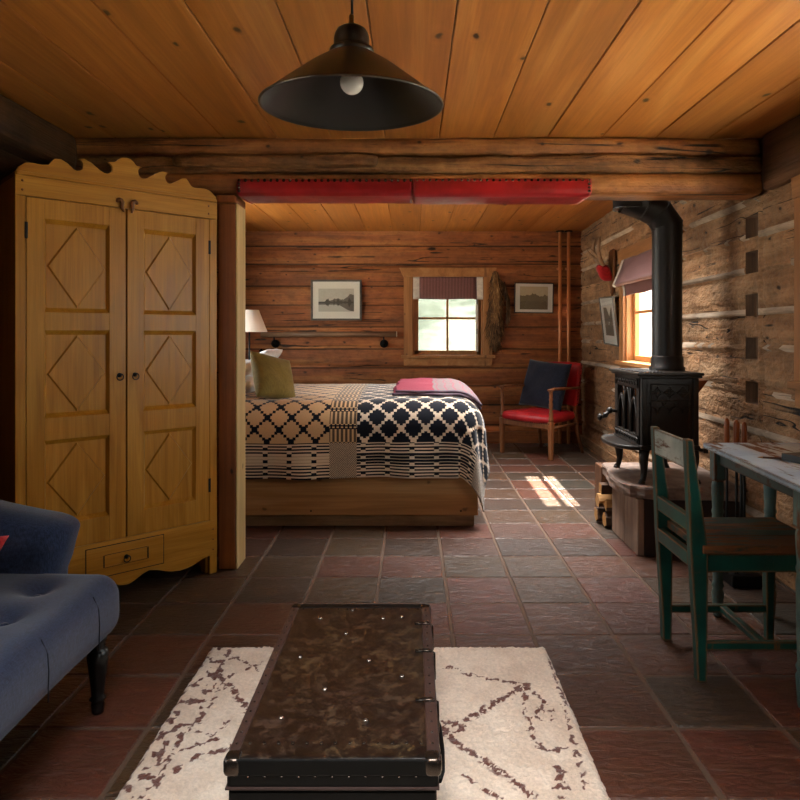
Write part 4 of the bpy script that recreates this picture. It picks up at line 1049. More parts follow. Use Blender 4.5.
# ------------------------------------------------------------------ things on the back wall
M_rail = wood('rail_pole', '#5a4230', '#7f6048', '#a18060', 'X', 20, 10, 0.5, 0.3)
rl = thing('wall_rail', 'long wooden rail on black iron brackets across the back wall', 'rail', (-0.9, YB-0.05, 1.14))
mb = MB(); mb.tube([(-1.63, YB-0.085, 1.183), (-1.0, YB-0.085, 1.187), (-0.17, YB-0.085, 1.189)], 0.029, 14); mb.build('pole', M_rail, rl, world=True)
mb = MB(); mb.lathe([(0.0292,0),(0.0292,0.006),(0,0.006)], 16, M=T((-0.168, YB-0.085, 1.189)) @ RY(90)); o = mb.build('end_grain', plain('pale_end', '#d8c4a0', 0.6), rl, world=True)
for x in (-1.49, -0.305):
    mb = MB(); mb.lathe([(0.045,0),(0.045,0.012),(0.018,0.018),(0.018,0.08),(0.0,0.08)], 22, M=T((x, YB-0.005, 1.085)) @ RX(90)); mb.tube([(x, YB-0.085, 1.085), (x, YB-0.085, 1.165)], 0.008, 8); mb.build('bracket', M_iron, rl, world=True)

def print_mat(kind):
    m = Mat('print_'+kind, 0.6, spec=0.3); x, y, z = m.xyz('UV')
    u, v = x, y
    n = m.noise(m.coord((9,9,9), 'UV'), 1.0, 5, 0.6); n2 = m.noise(m.coord((40,24,40), 'UV'), 1.0, 4, 0.65)
    hn = m.n('CombineXYZ'); m.l(u, hn.inputs[0]); h1 = m.noise(hn.outputs[0], 3.2, 6, 0.62); h2 = m.noise(hn.outputs[0], 6.5, 5, 0.6)
    if kind == 'lake':
        sky = n*0.15+0.62
        far = v.lt(0.42+(h1-0.30)*0.55*u.step(0.0, 0.6)+u.step(0.62, 0.95)*0.22)
        vv = (v-0.40).ab()
        shore = vv.lt(0.03+h2.step(0.45, 0.62)*0.16*u.step(0.12, 0.3))
        g = sky*(1-far)+far*(n2*0.35+0.18); g = g*(1-shore)+shore*(n2*0.16+0.06)
        wat = v.lt(0.37); rf = v.lt(0.37)*v.gt(0.30-u.step(0.5, 0.95)*0.28)
        g = g*(1-wat*(1-shore))+wat*(1-shore)*(0.62-rf*0.35+n2*0.1)
        c = m.ramp(g, [(0.0, '#1c1a17'), (0.4, '#6d675e'), (0.8, '#c9c3b6')])
    elif kind == 'peaks':
        far = v.lt(0.55+(h1-0.4)*0.7); mid = v.lt(0.36+(h2-0.5)*0.35); rock = ((u-0.55).ab()*2.2+(v-0.42).ab()*1.0).lt(0.20+n*0.1)
        g = (0.72+n*0.15)*(1-far)+far*(0.22+n2*0.35); g = g*(1-mid)+mid*(n2*0.4+0.12); 
        c = m.ramp(g, [(0.0, '#241d14'), (0.45, '#7c6c50'), (0.9, '#cbbb9a')])
    else:
        dip = v.lt(0.96-(0.30-(u-0.35).ab()*1.1).clamp())
        marks = (v-0.42).ab().lt(0.06)*(m.noise(m.coord((22,3,1), 'UV'), 1.0, 2).gt(0.58))
        g = dip*0.30+(1-dip)*0.85+marks*0.4
        c = m.ramp(g+n*0.08, [(0.0, '#2c251c'), (0.35, '#6b6153'), (0.9, '#d8cdb8')])
    m.color(c); return m.m
def picture(name, label, W_, H_, fw, mat_w, mat_h, fmat, kind, M, depth=0.022, matcol='#d9d2c6'):
    p = thing(name, label, 'picture', M @ Vector((0,0,-H_/2)))
    mb = MB(); mb.box((-W_/2, 0.0, -H_/2), (-W_/2+fw, depth, H_/2), bev=0.002, M=M); mb.box((W_/2-fw, 0, -H_/2), (W_/2, depth, H_/2), bev=0.002, M=M)
    mb.box((-W_/2+fw, 0, -H_/2), (W_/2-fw, depth, -H_/2+fw), bev=0.002, M=M); mb.box((-W_/2+fw, 0, H_/2-fw), (W_/2-fw, depth, H_/2), bev=0.002, M=M); mb.build('frame', fmat, p, world=True)
    mb = MB(); mb.box((-W_/2+fw, 0.001, -H_/2+fw), (W_/2-fw, 0.010, H_/2-fw), M=M); mb.build('mount', plain('card_mount', matcol, 0.8), p, world=True)
    a, b = W_/2-fw-mat_w, H_/2-fw-mat_h
    mb = MB(); mb.grid(lambda s, t: Vector((-a+2*a*s, 0.0112, -b+2*b*t)), 1, 1, M=M, uvf=lambda s, t: (s, t)); mb.build('print', print_mat(kind), p, world=True)
    mb = MB(); mb.grid(lambda s, t: Vector((-(W_/2-fw)+(W_-2*fw)*s, 0.015, -(H_/2-fw)+(H_-2*fw)*t)), 1, 1, M=M); mb.build('glazing', M_glass, p, world=True)
    return p
M_fgrey = wood('grey_frame', '#3a332a', '#565049', '#6d665c', 'X', 20, 8, 0.4, 0.1); M_fdark = plain('dark_frame', '#241d17', 0.35, nz=0.2); M_fsilver = plain('pewter_frame', '#6a665f', 0.35, 0.4)
picture('framed_picture', 'framed mountain lake print with a wide white mount on the back wall', 0.555, 0.445, 0.022, 0.062, 0.075, M_fgrey, 'lake', frame((-0.825, YB-0.016, 1.560), (1,0,0), (0,-1,0)))
picture('framed_picture', 'small thin-framed print of mountain peaks between fur pelt and copper pipes', 0.425, 0.330, 0.010, 0.05, 0.03, M_fdark, 'peaks', frame((1.327, YB-0.016, 1.583), (1,0,0), (0,-1,0)) @ Matrix.Rotation(math.radians(0.8), 4, 'Y'))
Fp = frame((rx(6.13)-0.02, 6.13, 1.31), RU, RN) @ RX(-7) @ Matrix.Rotation(math.radians(-2), 4, 'Y')
picture('framed_picture', 'narrow grey-framed print hanging tilted under the antlers beside the window', 0.46, 0.44, 0.012, 0.085, 0.075, M_fsilver, 'note', Fp @ T((0, 0.022, 0)), depth=0.02, matcol='#cfc9bf')

M_copper = plain('copper', '#c07a48', 0.4, 0.25, nz=0.2, nscale=12)
for k, (x, lb_) in enumerate(((1.607, 'left of the two copper pipes in the corner'), (1.70, 'copper pipe closest to the corner, right of its twin'))):
    p = thing('copper_pipe', lb_, 'pipe', (x, YB-0.05, 0.0), group='copper pipes in the corner')
    mb = MB(); mb.tube([(x, YB-0.05, 0.0), (x, YB-0.05, ZB-0.001)], 0.019, 14); mb.build('tube', M_copper, p, world=True)
    mb = MB(); mb.lathe([(0.043, ZB-0.012), (0.043, ZB-0.0005), (0.02, ZB-0.0005)], 20, M=T((x, YB-0.05, 0))); mb.build('collar', M_iron, p, world=True)
    for z in (1.9, 0.7):
        mb = MB(); mb.box((x-0.03, YB-0.04, z-0.012), (x+0.03, YB-0.012, z+0.012), bev=0.004); mb.build('clip', M_copper, p, world=True)

# animal pelt
def fur_mat():
    m = Mat('brown_fur', 0.75, spec=0.3); x, y, z = m.xyz(); n = m.noise(m.coord((30,30,5)), 1.0, 4, 0.65); r = m.attr('rnd')
    c = m.ramp(n*0.45+r*0.55, [(0.15, '#20150d'), (0.42, '#5f4429'), (0.65, '#956f43'), (0.9, '#c9a672')]); m.color(c).bump(n, 0.4, 0.006); return m.m
mb = MB(); rg = random.Random(5)
def pelt_w(t):      # half width by fraction from the top
    L = [(0, 0.022), (0.06, 0.045), (0.13, 0.055), (0.25, 0.068), (0.40, 0.070), (0.55, 0.078), (0.66, 0.090), (0.76, 0.088), (0.83, 0.055), (0.93, 0.038), (1.0, 0.012)]
    for (a, p), (b, q) in zip(L, L[1:]):
        if t <= b: return p+(q-p)*(t-a)/(b-a)
    return 0.01
PX, PZ, PL = 0.905, 1.875, 0.87
mb.grid(lambda u, v: Vector((PX+0.01*math.sin(v*7)+pelt_w(v)*math.cos(PI*(1-u)), YB-0.02-0.055*math.sin(PI*u)*min(1, 4*v+0.3)*min(1, (1-v)*6+.2), PZ-PL*v)), 14, 50, rnd=0.35)
def strand(x, z, yo, ln, lean, r, rnd): mb.tube([(x, YB-yo, z), (x+lean*0.4, YB-yo-0.012, z-ln*0.5), (x+lean, YB-yo-0.004, z-ln)], [r, r*0.8, r*0.12], 5, rnd=rnd)
for k in range(900):
    t = rg.random()**0.9*0.92; w = pelt_w(t); s = rg.uniform(-1, 1)
    strand(PX+0.01*math.sin(t*7)+w*s, PZ-PL*t, 0.018+0.055*math.sqrt(max(0, 1-s*s))*min(1, 4*t+.3)*min(1, (1-t)*6+.2), rg.uniform(0.05, 0.12), s*rg.uniform(-0.01, 0.05), rg.uniform(0.0022, 0.005), max(0, min(1, rg.gauss(0.62 if abs(s) < 0.45 and t < 0.6 else 0.35, 0.17))))
for k in range(160):      # the hanging forepaw / tail on the right
    t = rg.random(); strand(PX+0.075+0.075*min(1, t*2)+rg.uniform(-0.018, 0.018)-0.02*t, PZ-0.10-0.42*t, rg.uniform(0.02, 0.06), rg.uniform(0.06, 0.12), rg.uniform(-0.01, 0.02), rg.uniform(0.003, 0.006), max(0, rg.gauss(0.22, 0.12)))
o = mb.build('fur_pelt', fur_mat()); tag(o, 'long brown animal pelt hanging beside the back window', 'pelt')

# ------------------------------------------------------------------ roman blinds
def blind_mat():
    m = Mat('blind_weave', 0.9, spec=0.1); tc = m.n('UVMap'); tc.uv_map = 'UVMap'; sp = m.n('SeparateXYZ'); m.l(tc.outputs[0], sp.inputs[0]); u = S(m.nt, sp.outputs[0]); v = S(m.nt, sp.outputs[1])
    st = (u/0.016).mod(1.0).lt(0.5); n = m.noise(m.coord((120,120,120)), 1.0, 2)
    m.color(m.scale(m.mix(st, '#5d3a38', '#86605a'), n*0.5+0.75)); m.b.inputs['Sheen Weight'].default_value = 0.2; return m.m
M_blind = blind_mat(); M_blindedge = fabric('blind_border', '#b9b0a2', '#d2cabb', 200)
def roman(F, a, b, secs, label, edge=0.068):
    """secs: polyline (depth into room, z) from the top down"""
    r = thing('roman_blind', label, 'blind', F @ Vector(((a+b)/2, secs[0][0], min(z for d, z in secs))))
    def strip(p, q, nm, mt):
        mb = MB(); n = len(secs)-1
        def fn(u, v):
            i = min(int(v*n), n-1); t = v*n-i; x = p+(q-p)*u
            d = secs[i][0]*(1-t)+secs[i+1][0]*t; z = secs[i][1]*(1-t)+secs[i+1][1]*t
            return Vector((x, d+0.004*noise.noise(Vector((x*9, z*9, 1))), z+0.004*math.sin(x*14)*v))
        mb.grid(fn, 16, n*5, M=F, uvf=lambda u, v: (p+(q-p)*u, v)); o = mb.build(nm, mt, r, world=True, smooth=True); sm = o.modifiers.new('thick', 'SOLIDIFY'); sm.thickness = 0.006; sm.offset = 0
    strip(a+edge, b-edge, 'panel', M_blind); strip(a, a+edge, 'border', M_blindedge); strip(b-edge, b, 'border', M_blindedge)
roman(F1, 0.012, 0.772, [(0.012, 1.812), (0.028, 1.70), (0.036, 1.60), (0.028, 1.572), (0.010, 1.60), (0.008, 1.585)], 'purple-brown roman blind with pale borders drawn up on the back window')
roman(F2, 4.60, 5.80, [(0.030, 1.815), (0.062, 1.72), (0.112, 1.605), (0.096, 1.588), (0.040, 1.66), (0.022, 1.56), (0.022, 1.512)], 'purple-brown roman blind billowing out above the window past the stovepipe')

# antlers
an = thing('antler_mount', 'small antlers with a red skull cap on a wooden shield, right wall', 'antlers', (rx(6.12), 6.12, 1.53))
M_antler = plain('antler', '#927558', 0.55, nz=0.4, nscale=30, bump=0.3); M_redfelt = fabric('red_felt', '#8e1216', '#a81a1d', 200)
Fa = frame((rx(6.12), 6.12, 1.765), RU, RN)
mb = MB(); mb.prism([(-0.085,0.17),(-0.03,0.185),(0.03,0.185),(0.085,0.17),(0.10,0.08),(0.08,-0.06),(0.045,-0.16),(0,-0.235),(-0.045,-0.16),(-0.08,-0.06),(-0.10,0.08)], 0.012, 0.034, M=Fa, bev=0.006); mb.build('shield', M_oakd, an, world=True)
mb = MB(); mb.softbox((-0.055, 0.034, -0.10), (0.055, 0.155, 0.05), 0.045, (10,10,10), lambda p, n: Vector((p.x*(1-0.5*max(0, (0.02-p.z)/0.12)), p.y+0.04*(p.z+0.02)/0.1, p.z)), M=Fa); mb.build('skull_cap', M_redfelt, an, world=True)
for s in (-1, 1):
    mb = MB()
    mb.tube([(s*0.030, 0.115, 0.035), (s*0.050, 0.150, 0.10), (s*0.085, 0.175, 0.17), (s*0.100, 0.165, 0.235), (s*0.085, 0.155, 0.29)], [0.021, 0.020, 0.017, 0.013, 0.004], 10, M=Fa)
    mb.tube([(s*0.052, 0.152, 0.10), (s*0.066, 0.205, 0.145), (s*0.064, 0.235, 0.19)], [0.015, 0.011, 0.003], 8, M=Fa)
    mb.build('antler', M_antler, an, world=True, smooth=True)
# ------------------------------------------------------------------ red armchair in the corner
M_chairwood = wood('armchair_wood', '#4e2b15', '#7c4a28', '#9c673c', 'Z', 18, 10, 0.42, 0.15)
M_redch = leather_mat('red_chair_leather', '#97181d', '#b82428', 0.3)
th = math.radians(-47.5)
ac = thing('armchair', 'red leather armchair with turned wooden arms in the back corner', 'chair', (1.29, 6.775, 0), th)
fw, bw, dy0, dy1 = 0.295, 0.225, -0.25, 0.26
for s in (-1, 1):
    x = s*fw
    mb = MB(); mb.hull([(x-0.017,dy0-0.017,0),(x+0.017,dy0-0.017,0),(x+0.017,dy0+0.017,0),(x-0.017,dy0+0.017,0),(x-0.025,dy0-0.025,0.36),(x+0.025,dy0-0.025,0.36),(x+0.025,dy0+0.025,0.36),(x-0.025,dy0+0.025,0.36)], bev=0.006); mb.build('front_leg', M_chairwood, ac)
    mb = MB(); mb.lathe([(0.020,0.36),(0.024,0.375),(0.024,0.40),(0.016,0.415),(0.022,0.435),(0.014,0.455),(0.019,0.50),(0.021,0.525),(0.014,0.555),(0.020,0.575),(0.014,0.592),(0.018,0.612),(0.016,0.635),(0.022,0.645),(0.022,0.656)], 16, M=T((x, dy0, 0))); mb.build('arm_post', M_chairwood, ac, smooth=True)
    mb = MB(); mb.tube([(x, dy0-0.035, 0.662), (x+s*0.004, dy0+0.06, 0.668), (x-s*0.005, -0.02, 0.664), (s*(bw+0.03), 0.20, 0.655), (s*(bw+0.018), 0.31, 0.655)], [0.016, 0.021, 0.020, 0.019, 0.016], 10, flat=0.7, up=(0,0,1)); mb.build('armrest', M_chairwood, ac, smooth=True)
    mb = MB(); mb.tube([(s*(bw+0.03), 0.335, 0.0), (s*(bw+0.01), 0.275, 0.20), (s*bw, 0.245, 0.40), (s*bw, 0.275, 0.62), (s*bw, 0.345, 0.86)], [0.015, 0.019, 0.021, 0.018, 0.014], 8, up=(1,0,0)); mb.build('back_leg', M_chairwood, ac, smooth=True)
    mb = MB(); mb.tube([(x, dy0+0.01, 0.30), (s*(bw+0.01), 0.25, 0.30)], 0.014, 8); mb.build('side_rail', M_chairwood, ac)
mb = MB(); mb.box((-fw+0.02, dy0-0.012, 0.29), (fw-0.02, dy0+0.012, 0.345), bev=0.004); mb.build('front_rail', M_chairwood, ac)
mb = MB()
def fn(p, n):
    k = 1-0.24*max(0, min(1, (p.y-dy0)/0.5)); z = p.z
    if n.z > 0.3: z += 0.030*(1-(p.x/0.33)**2)*(1-((p.y)/0.30)**2)
    y = p.y-0.025*(1-(p.x/0.3)**2)*(1 if p.y < -0.1 else 0)
    return Vector((p.x*k, y, z))
mb.softbox((-0.315, -0.268, 0.335), (0.315, 0.245, 0.418), 0.04, (22, 20, 6), fn); seat = mb.build('seat', M_redch, ac)
n0 = None
for k in range(24):
    x = -0.285+0.57*k/23; y = -0.271-0.024*(1-(x/0.3)**2)
    if n0 is None: mb = MB(); mb.sphere((0,0,0), 0.0052, seg=8); n0 = mb.build('nail_head', M_nail, seat); o = n0
    else: o = n0.copy(); COL.objects.link(o)
    o.location = (x, y, 0.343)
mb = MB(); mb.softbox((-0.245, 0.255, 0.475), (0.245, 0.325, 0.905), 0.028, (20, 5, 16), lambda p, n: Vector((p.x, p.y+0.20*(p.z-0.475)-0.10*(p.x/0.25)**2*0.4, p.z-0.012*(p.x/0.25)**2))); back = mb.build('backrest', M_redch, ac)
n0 = None
for s in (-1, 1):
    for k in range(12):
        z = 0.50+0.38*k/11
        if n0 is None: mb = MB(); mb.sphere((0,0,0), 0.005, seg=8); n0 = mb.build('nail_head', M_nail, back); o = n0
        else: o = n0.copy(); COL.objects.link(o)
        o.location = (s*0.2455, 0.29+0.20*(z-0.475)-0.04, z)
M_navy = fabric('navy_wool', '#14161f', '#262a39', 300, 0.95, 0.25, 0.2)
o = pillow(0.53, 0.49, 0.15, W[ac] @ T((-0.045, 0.115, 0.678)) @ RX(-17) @ RY(4), 'cushion', M_navy, seed=9, n=26, pinch=0.05); tag(o, 'square dark navy cushion on the red leather armchair', 'cushion')

# ------------------------------------------------------------------ hearth
def stone_mat(name, a, b, c):
    m = Mat(name, 0.65, spec=0.35); n = m.noise(m.coord((7,7,14)), 1.0, 6, 0.65, 0.4); n2 = m.noise(m.coord((40,40,40)), 1.0, 4, 0.6)
    m.color(m.scale(m.ramp(n, [(0.3, a), (0.5, b), (0.72, c)]), n2*0.4+0.8)).bump(n*0.7+n2*0.3, 0.5, 0.008); return m.m
M_slab = stone_mat('hearth_stone', '#5c4a40', '#7f6b5f', '#9a877b')
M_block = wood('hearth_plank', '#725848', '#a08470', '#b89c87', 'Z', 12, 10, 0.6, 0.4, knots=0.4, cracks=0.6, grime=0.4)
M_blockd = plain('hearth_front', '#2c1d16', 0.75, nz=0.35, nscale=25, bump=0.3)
# slab: irregular flagstone outline, thick riven edge
ol = [(1.745,3.575),(1.50,3.585),(1.34,3.592),(1.275,3.60),(1.235,3.612),(1.205,3.645),(1.170,3.66),(1.145,3.70),(1.130,3.80),(1.140,3.93),(1.160,4.06),(1.185,4.18),(1.200,4.30),(1.30,4.315),(1.50,4.32),(1.765,4.32)]
mb = MB(); t = bmesh.new()
def subdiv(L, d=0.025):
    R = []
    for a, b in zip(L, L[1:]+L[:1]):
        n = max(1, int(math.dist(a, b)/d))
        for k in range(n): R.append((a[0]+(b[0]-a[0])*k/n, a[1]+(b[1]-a[1])*k/n))
    return R
O2 = subdiv(ol); cxy = (1.46, 3.95); rings = []
def sstep(a, b, x): x = max(0, min(1, (x-a)/(b-a))); return x*x*(3-2*x)
for zz, off, am in ((0.302, 0.022, 0.006), (0.308, 0.008, 0.008), (0.325, 0.004, 0.010), (0.345, 0.006, 0.010), (0.360, 0.002, 0.010), (0.370, 0.006, 0.006), (0.375, 0.016, 0.002)):
    R = []
    for i, (x, y) in enumerate(O2):
        dx, dy = cxy[0]-x, cxy[1]-y; L = math.hypot(dx, dy); o_ = off+am*noise.noise(Vector((x*14, y*14, zz*60)))
        keep = 0 if (x > 1.74) else 1
        R.append(t.verts.new((x+dx/L*o_*keep, y+dy/L*o_*keep, zz+0.003*noise.noise(Vector((x*9, y*9, zz*20)))*(zz < 0.374))))
    rings.append(R)
for A, B in zip(rings, rings[1:]):
    for i in range(len(A)): t.faces.new((A[i], A[(i+1) % len(A)], B[(i+1) % len(A)], B[i]))
t.faces.new(rings[0][::-1]); t.faces.new(rings[-1]); mb.merge(t)
o = mb.build('hearth_slab', M_slab); tag(o, 'thick riven stone slab under the black iron stove', 'slab')
hp = thing('hearth_base', 'low boxed base carrying the stone hearth slab under the stove', 'base', (1.48, 3.87, 0))
for k, (a, b) in enumerate(((3.63, 3.862), (3.866, 4.10))):
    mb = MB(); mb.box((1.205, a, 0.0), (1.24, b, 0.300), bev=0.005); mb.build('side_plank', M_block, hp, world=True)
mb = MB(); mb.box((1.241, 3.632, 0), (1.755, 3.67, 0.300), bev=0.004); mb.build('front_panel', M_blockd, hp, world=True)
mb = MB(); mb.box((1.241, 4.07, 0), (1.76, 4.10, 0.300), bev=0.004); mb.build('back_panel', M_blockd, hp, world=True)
M_bark = plain('bark', '#4a3322', 0.9, nz=0.5, nscale=40, bump=0.8); M_endg = wood('split_wood', '#8f5f2f', '#c08f54', '#dab57c', 'X', 16, 6, 0.6, 0.3)
fl = [(4.175, 0.048, 0.046, 7, 'round firewood log at the bottom of the stack, nearest the hearth base'), (4.285, 0.050, 0.047, 5, 'firewood log on the floor at the back of the stack'), (4.165, 0.140, 0.044, 3, 'split firewood wedge in the middle of the stack beside the hearth'), (4.262, 0.145, 0.046, 6, 'pale split firewood log in the middle row at the back'), (4.20, 0.232, 0.042, 4, 'firewood log tucked close under the stone slab')]
for k, (y, z, r, n, lbl) in enumerate(fl):
    mb = MB(); t = bmesh.new(); rr = random.Random(k); x0_ = 1.155+rr.uniform(0, 0.03); x1_ = 1.66
    pr = [(r*(0.92+0.12*rr.random())*math.cos(2*PI*i/n+k), r*(0.92+0.12*rr.random())*math.sin(2*PI*i/n+k)) for i in range(n)]
    pr = subdiv(pr, 0.02); A = [t.verts.new((x0_, y+p, z+q)) for p, q in pr]; B = [t.verts.new((x1_, y+p*0.95, z+q*0.95)) for p, q in pr]
    for i in range(len(A)): t.faces.new((A[i], A[(i+1) % len(A)], B[(i+1) % len(A)], B[i]))
    t.faces.new(A); t.faces.new(B[::-1]); mb.merge(t)
    for f in mb.bm.faces:
        if len(f.verts) > 4: f.material_index = 1
        elif k in (2, 3) and f.calc_center_median().z > z-0.01: f.material_index = 1
    o = mb.build('firewood_log', [M_bark, M_endg]); tag(o, lbl, 'firewood', 'firewood under the hearth slab')
mb = MB(); mb.box((1.215, 4.36, 0.0), (1.245, 4.52, 0.335), bev=0.006); mb.box((1.245, 4.48, 0), (1.76, 4.52, 0.335), bev=0.006); o = mb.build('wood_box_board', wood('dark_board', '#3c2515', '#5d3a22', '#7c5534', 'Z', 12, 8, 0.6, 0.3)); tag(o, 'dark upright boards closing the firewood nook behind the hearth', 'board')

# ------------------------------------------------------------------ cast iron stove
def cast():
    m = Mat('cast_iron', 0.38, 0.35, 0.5); n = m.noise(m.coord((60,60,60)), 1.0, 4, 0.6); g = m.noise(m.coord((5,5,5)), 1.0, 3)
    m.color(m.mix(g, '#1c1713', '#2c251f')).bump(n, 0.2, 0.002); m.roughf(g, 0.30, 0.5); return m.m
M_cast = cast(); M_stglass = Mat('stove_glass', 0.06, spec=0.8).color('#1d1410').m
sx0, sx1, s0, s1, sb, stp = 1.238, 1.548, 3.665, 4.155, 0.580, 0.947
sv = thing('wood_stove', 'black cast iron wood stove with arched glass door on the stone slab', 'stove', ((sx0+sx1)/2, (s0+s1)/2, 0.375))
mb = MB(); mb.box((sx0+0.02, s0+0.012, sb), (sx1-0.01, s1-0.012, stp), bev=0.004); mb.build('body', M_cast, sv, world=True)
for x, y in ((sx0, s0), (sx0, s1), (sx1, s0), (sx1, s1)):
    mb = MB(); a = x if x == sx0 else x-0.032; b = y if y == s0 else y-0.032
    mb.box((a, b, sb-0.01), (a+0.032, b+0.032, stp), bev=0.006); mb.build('corner_column', M_cast, sv, world=True)
mb = MB(); mb.box((sx0-0.018, s0-0.018, stp), (sx1+0.012, s1+0.018, stp+0.014), bev=0.005); mb.box((sx0-0.030, s0-0.026, stp+0.013), (sx1+0.020, s1+0.026, stp+0.030), bev=0.007, seg=3); top = mb.build('top_plate', M_cast, sv, world=True)
mb = MB(); zt = stp+0.030
for i in range(6):
    for j in range(9):
        x = sx0+0.010+0.020*i; y = s0+0.035+0.045*j
        mb.tube([(x+0.012*math.cos(a), y+0.02*math.sin(a), zt+0.002) for a in [2*PI*k/10 for k in range(11)]], 0.0028, 5, cap=False)
mb.build('top_grille', M_cast, top, world=True)
mb = MB(); mb.box((sx0-0.008, s0-0.008, sb-0.022), (sx1+0.006, s1+0.008, sb+0.004), bev=0.006); mb.build('base_plate', M_cast, sv, world=True)
def stove_leg(x, y, dx, dy):
    mb = MB(); P = [(x, y, 0.560), (x+dx*0.006, y+dy*0.004, 0.50), (x+dx*0.002, y, 0.44), (x+dx*0.010, y+dy*0.006, 0.395), (x+dx*0.026, y+dy*0.012, 0.383)]
    mb.tube(P, [0.030, 0.026, 0.019, 0.015, 0.012], 8, up=(0,1,0)); 
    mb.lathe([(0.018,0.375),(0.020,0.380),(0.014,0.392),(0,0.394)], 12, M=T((x+dx*0.018, y+dy*0.010, 0))); return mb.build('leg', M_cast, sv, world=True, smooth=True)
for x, y, dx, dy in ((sx0+0.025, s0+0.03, -1, -1), (sx0+0.025, s1-0.03, -1, 1), (sx1-0.02, s0+0.03, 1, -1), (sx1-0.02, s1-0.03, 1, 1)): stove_leg(x, y, dx, dy)
# side relief: a framed panel, three lozenges over three hanging points
mb = MB(); yy = s0+0.010; fr = lambda pts, r=0.0035, c=False: mb.tube(pts, r, 5, cap=True)
xa, xb = sx0+0.055, sx1-0.05
fr([(xa,yy,0.62),(xb,yy,0.62),(xb,yy,0.912),(xa,yy,0.912),(xa,yy,0.62)]); fr([(xa,yy,0.825),(xb,yy,0.825)])
for k in range(3):
    cx = xa+(xb-xa)*(k+0.5)/3; d = 0.030
    for q in (1.0, 0.45): fr([(cx-d*q,yy,0.868),(cx-d*q*0.3,yy,0.868+d*q*0.55),(cx,yy,0.868+d*q*0.9),(cx+d*q*0.3,yy,0.868+d*q*0.55),(cx+d*q,yy,0.868),(cx+d*q*0.3,yy,0.868-d*q*0.55),(cx,yy,0.868-d*q*0.9),(cx-d*q*0.3,yy,0.868-d*q*0.55),(cx-d*q,yy,0.868)], 0.0032)
    fr([(cx-0.045,yy,0.812),(cx-0.028,yy,0.79),(cx-0.012,yy,0.785),(cx,yy,0.755),(cx+0.012,yy,0.785),(cx+0.028,yy,0.79),(cx+0.045,yy,0.812)], 0.0032)
mb.build('side_relief', M_cast, sv, world=True)
# front: door with three pointed arches of tracery over dark glass
xf = sx0+0.006
mb = MB()
for lo, hi in (((xf-0.012, s0+0.03, sb), (xf+0.014, s1-0.03, sb+0.055)), ((xf-0.012, s0+0.03, stp-0.062), (xf+0.014, s1-0.03, stp)), ((xf-0.012, s0+0.03, sb), (xf+0.014, s0+0.075, stp)), ((xf-0.012, s1-0.075, sb), (xf+0.014, s1-0.03, stp))): mb.box(lo, hi, bev=0.004)
dr = mb.build('door', M_cast, sv, world=True)
mb = MB(); y0_, y1_ = s0+0.075, s1-0.075; z0_, z1_ = sb+0.055, stp-0.062; n = 3; w = (y1_-y0_)/n
for k in range(n):
    a = y0_+w*k; b = a+w; c = (a+b)/2; hi = z1_-0.008 if k == 1 else z1_-0.055
    L = [(xf-0.004, a+0.008, z0_), (xf-0.004, a+0.008, hi-0.085), (xf-0.004, a+0.022, hi-0.040), (xf-0.004, c-0.015, hi-0.010), (xf-0.004, c, hi)]
    R = [(p[0], 2*c-p[1], p[2]) for p in L[::-1]]
    mb.tube(L+R[1:], 0.009, 6)
    if k < 2: mb.tube([(xf-0.004, b, z0_), (xf-0.004, b, z1_)], 0.007, 6)
mb.build('tracery', M_cast, dr, world=True)
mb = MB(); mb.box((xf+0.004, y0_, z0_), (xf+0.008, y1_, z1_)); mb.build('door_glass', M_stglass, dr, world=True)
mb = MB()
for zz in (sb+0.028, stp-0.030):
    for k in range(9):
        y = s0+0.065+(s1-s0-0.13)*k/8; mb.tube([(xf-0.013, y-0.022, zz-0.012), (xf-0.014, y-0.006, zz+0.010), (xf-0.014, y+0.008, zz+0.004), (xf-0.013, y+0.022, zz+0.014)], 0.004, 5)
mb.build('scroll_relief', M_cast, dr, world=True)
mb = MB(); hy = s1-0.055; hz = 0.722
mb.tube([(xf-0.01, hy, hz), (xf-0.055, hy-0.01, hz+0.005)], 0.010, 10); mb.sphere((xf-0.055, hy-0.01, hz+0.005), 0.020); mb.tube([(xf-0.055, hy-0.01, hz+0.005), (xf-0.085, hy-0.02, hz-0.025), (xf-0.115, hy-0.02, hz-0.035)], 0.012, 10); mb.sphere((xf-0.085, hy-0.02, hz-0.022), 0.017); mb.sphere((xf-0.118, hy-0.02, hz-0.034), (0.014, 0.022, 0.022)); mb.build('handle', M_cast, dr, world=True)
mb = MB(); N = 32; P = [(sx0+0.02, s0+0.005)]
P += [(sx0+0.015-0.150*math.sin(PI*k/N)**0.75, s0+0.005+(s1-s0-0.01)*(0.5-0.5*math.cos(PI*k/N))) for k in range(1, N)]+[(sx0+0.02, s1-0.005)]
t = bmesh.new(); R = []
cxl = (sx0+0.02, (s0+s1)/2)
for zz, sc_ in ((0.556, 0.90), (0.556, 0.97), (0.566, 1.0), (0.576, 1.0), (0.580, 0.97), (0.570, 0.90)):
    R.append([t.verts.new((cxl[0]+(p[0]-cxl[0])*sc_, cxl[1]+(p[1]-cxl[1])*sc_, zz)) for p in P])
for A, B in zip(R, R[1:]):
    for i in range(len(A)): t.faces.new((A[i], A[(i+1) % len(A)], B[(i+1) % len(A)], B[i])).smooth = True
t.faces.new(R[0]); t.faces.new(R[-1][::-1]); mb.merge(t); mb.build('ash_lip', M_cast, sv, world=True)
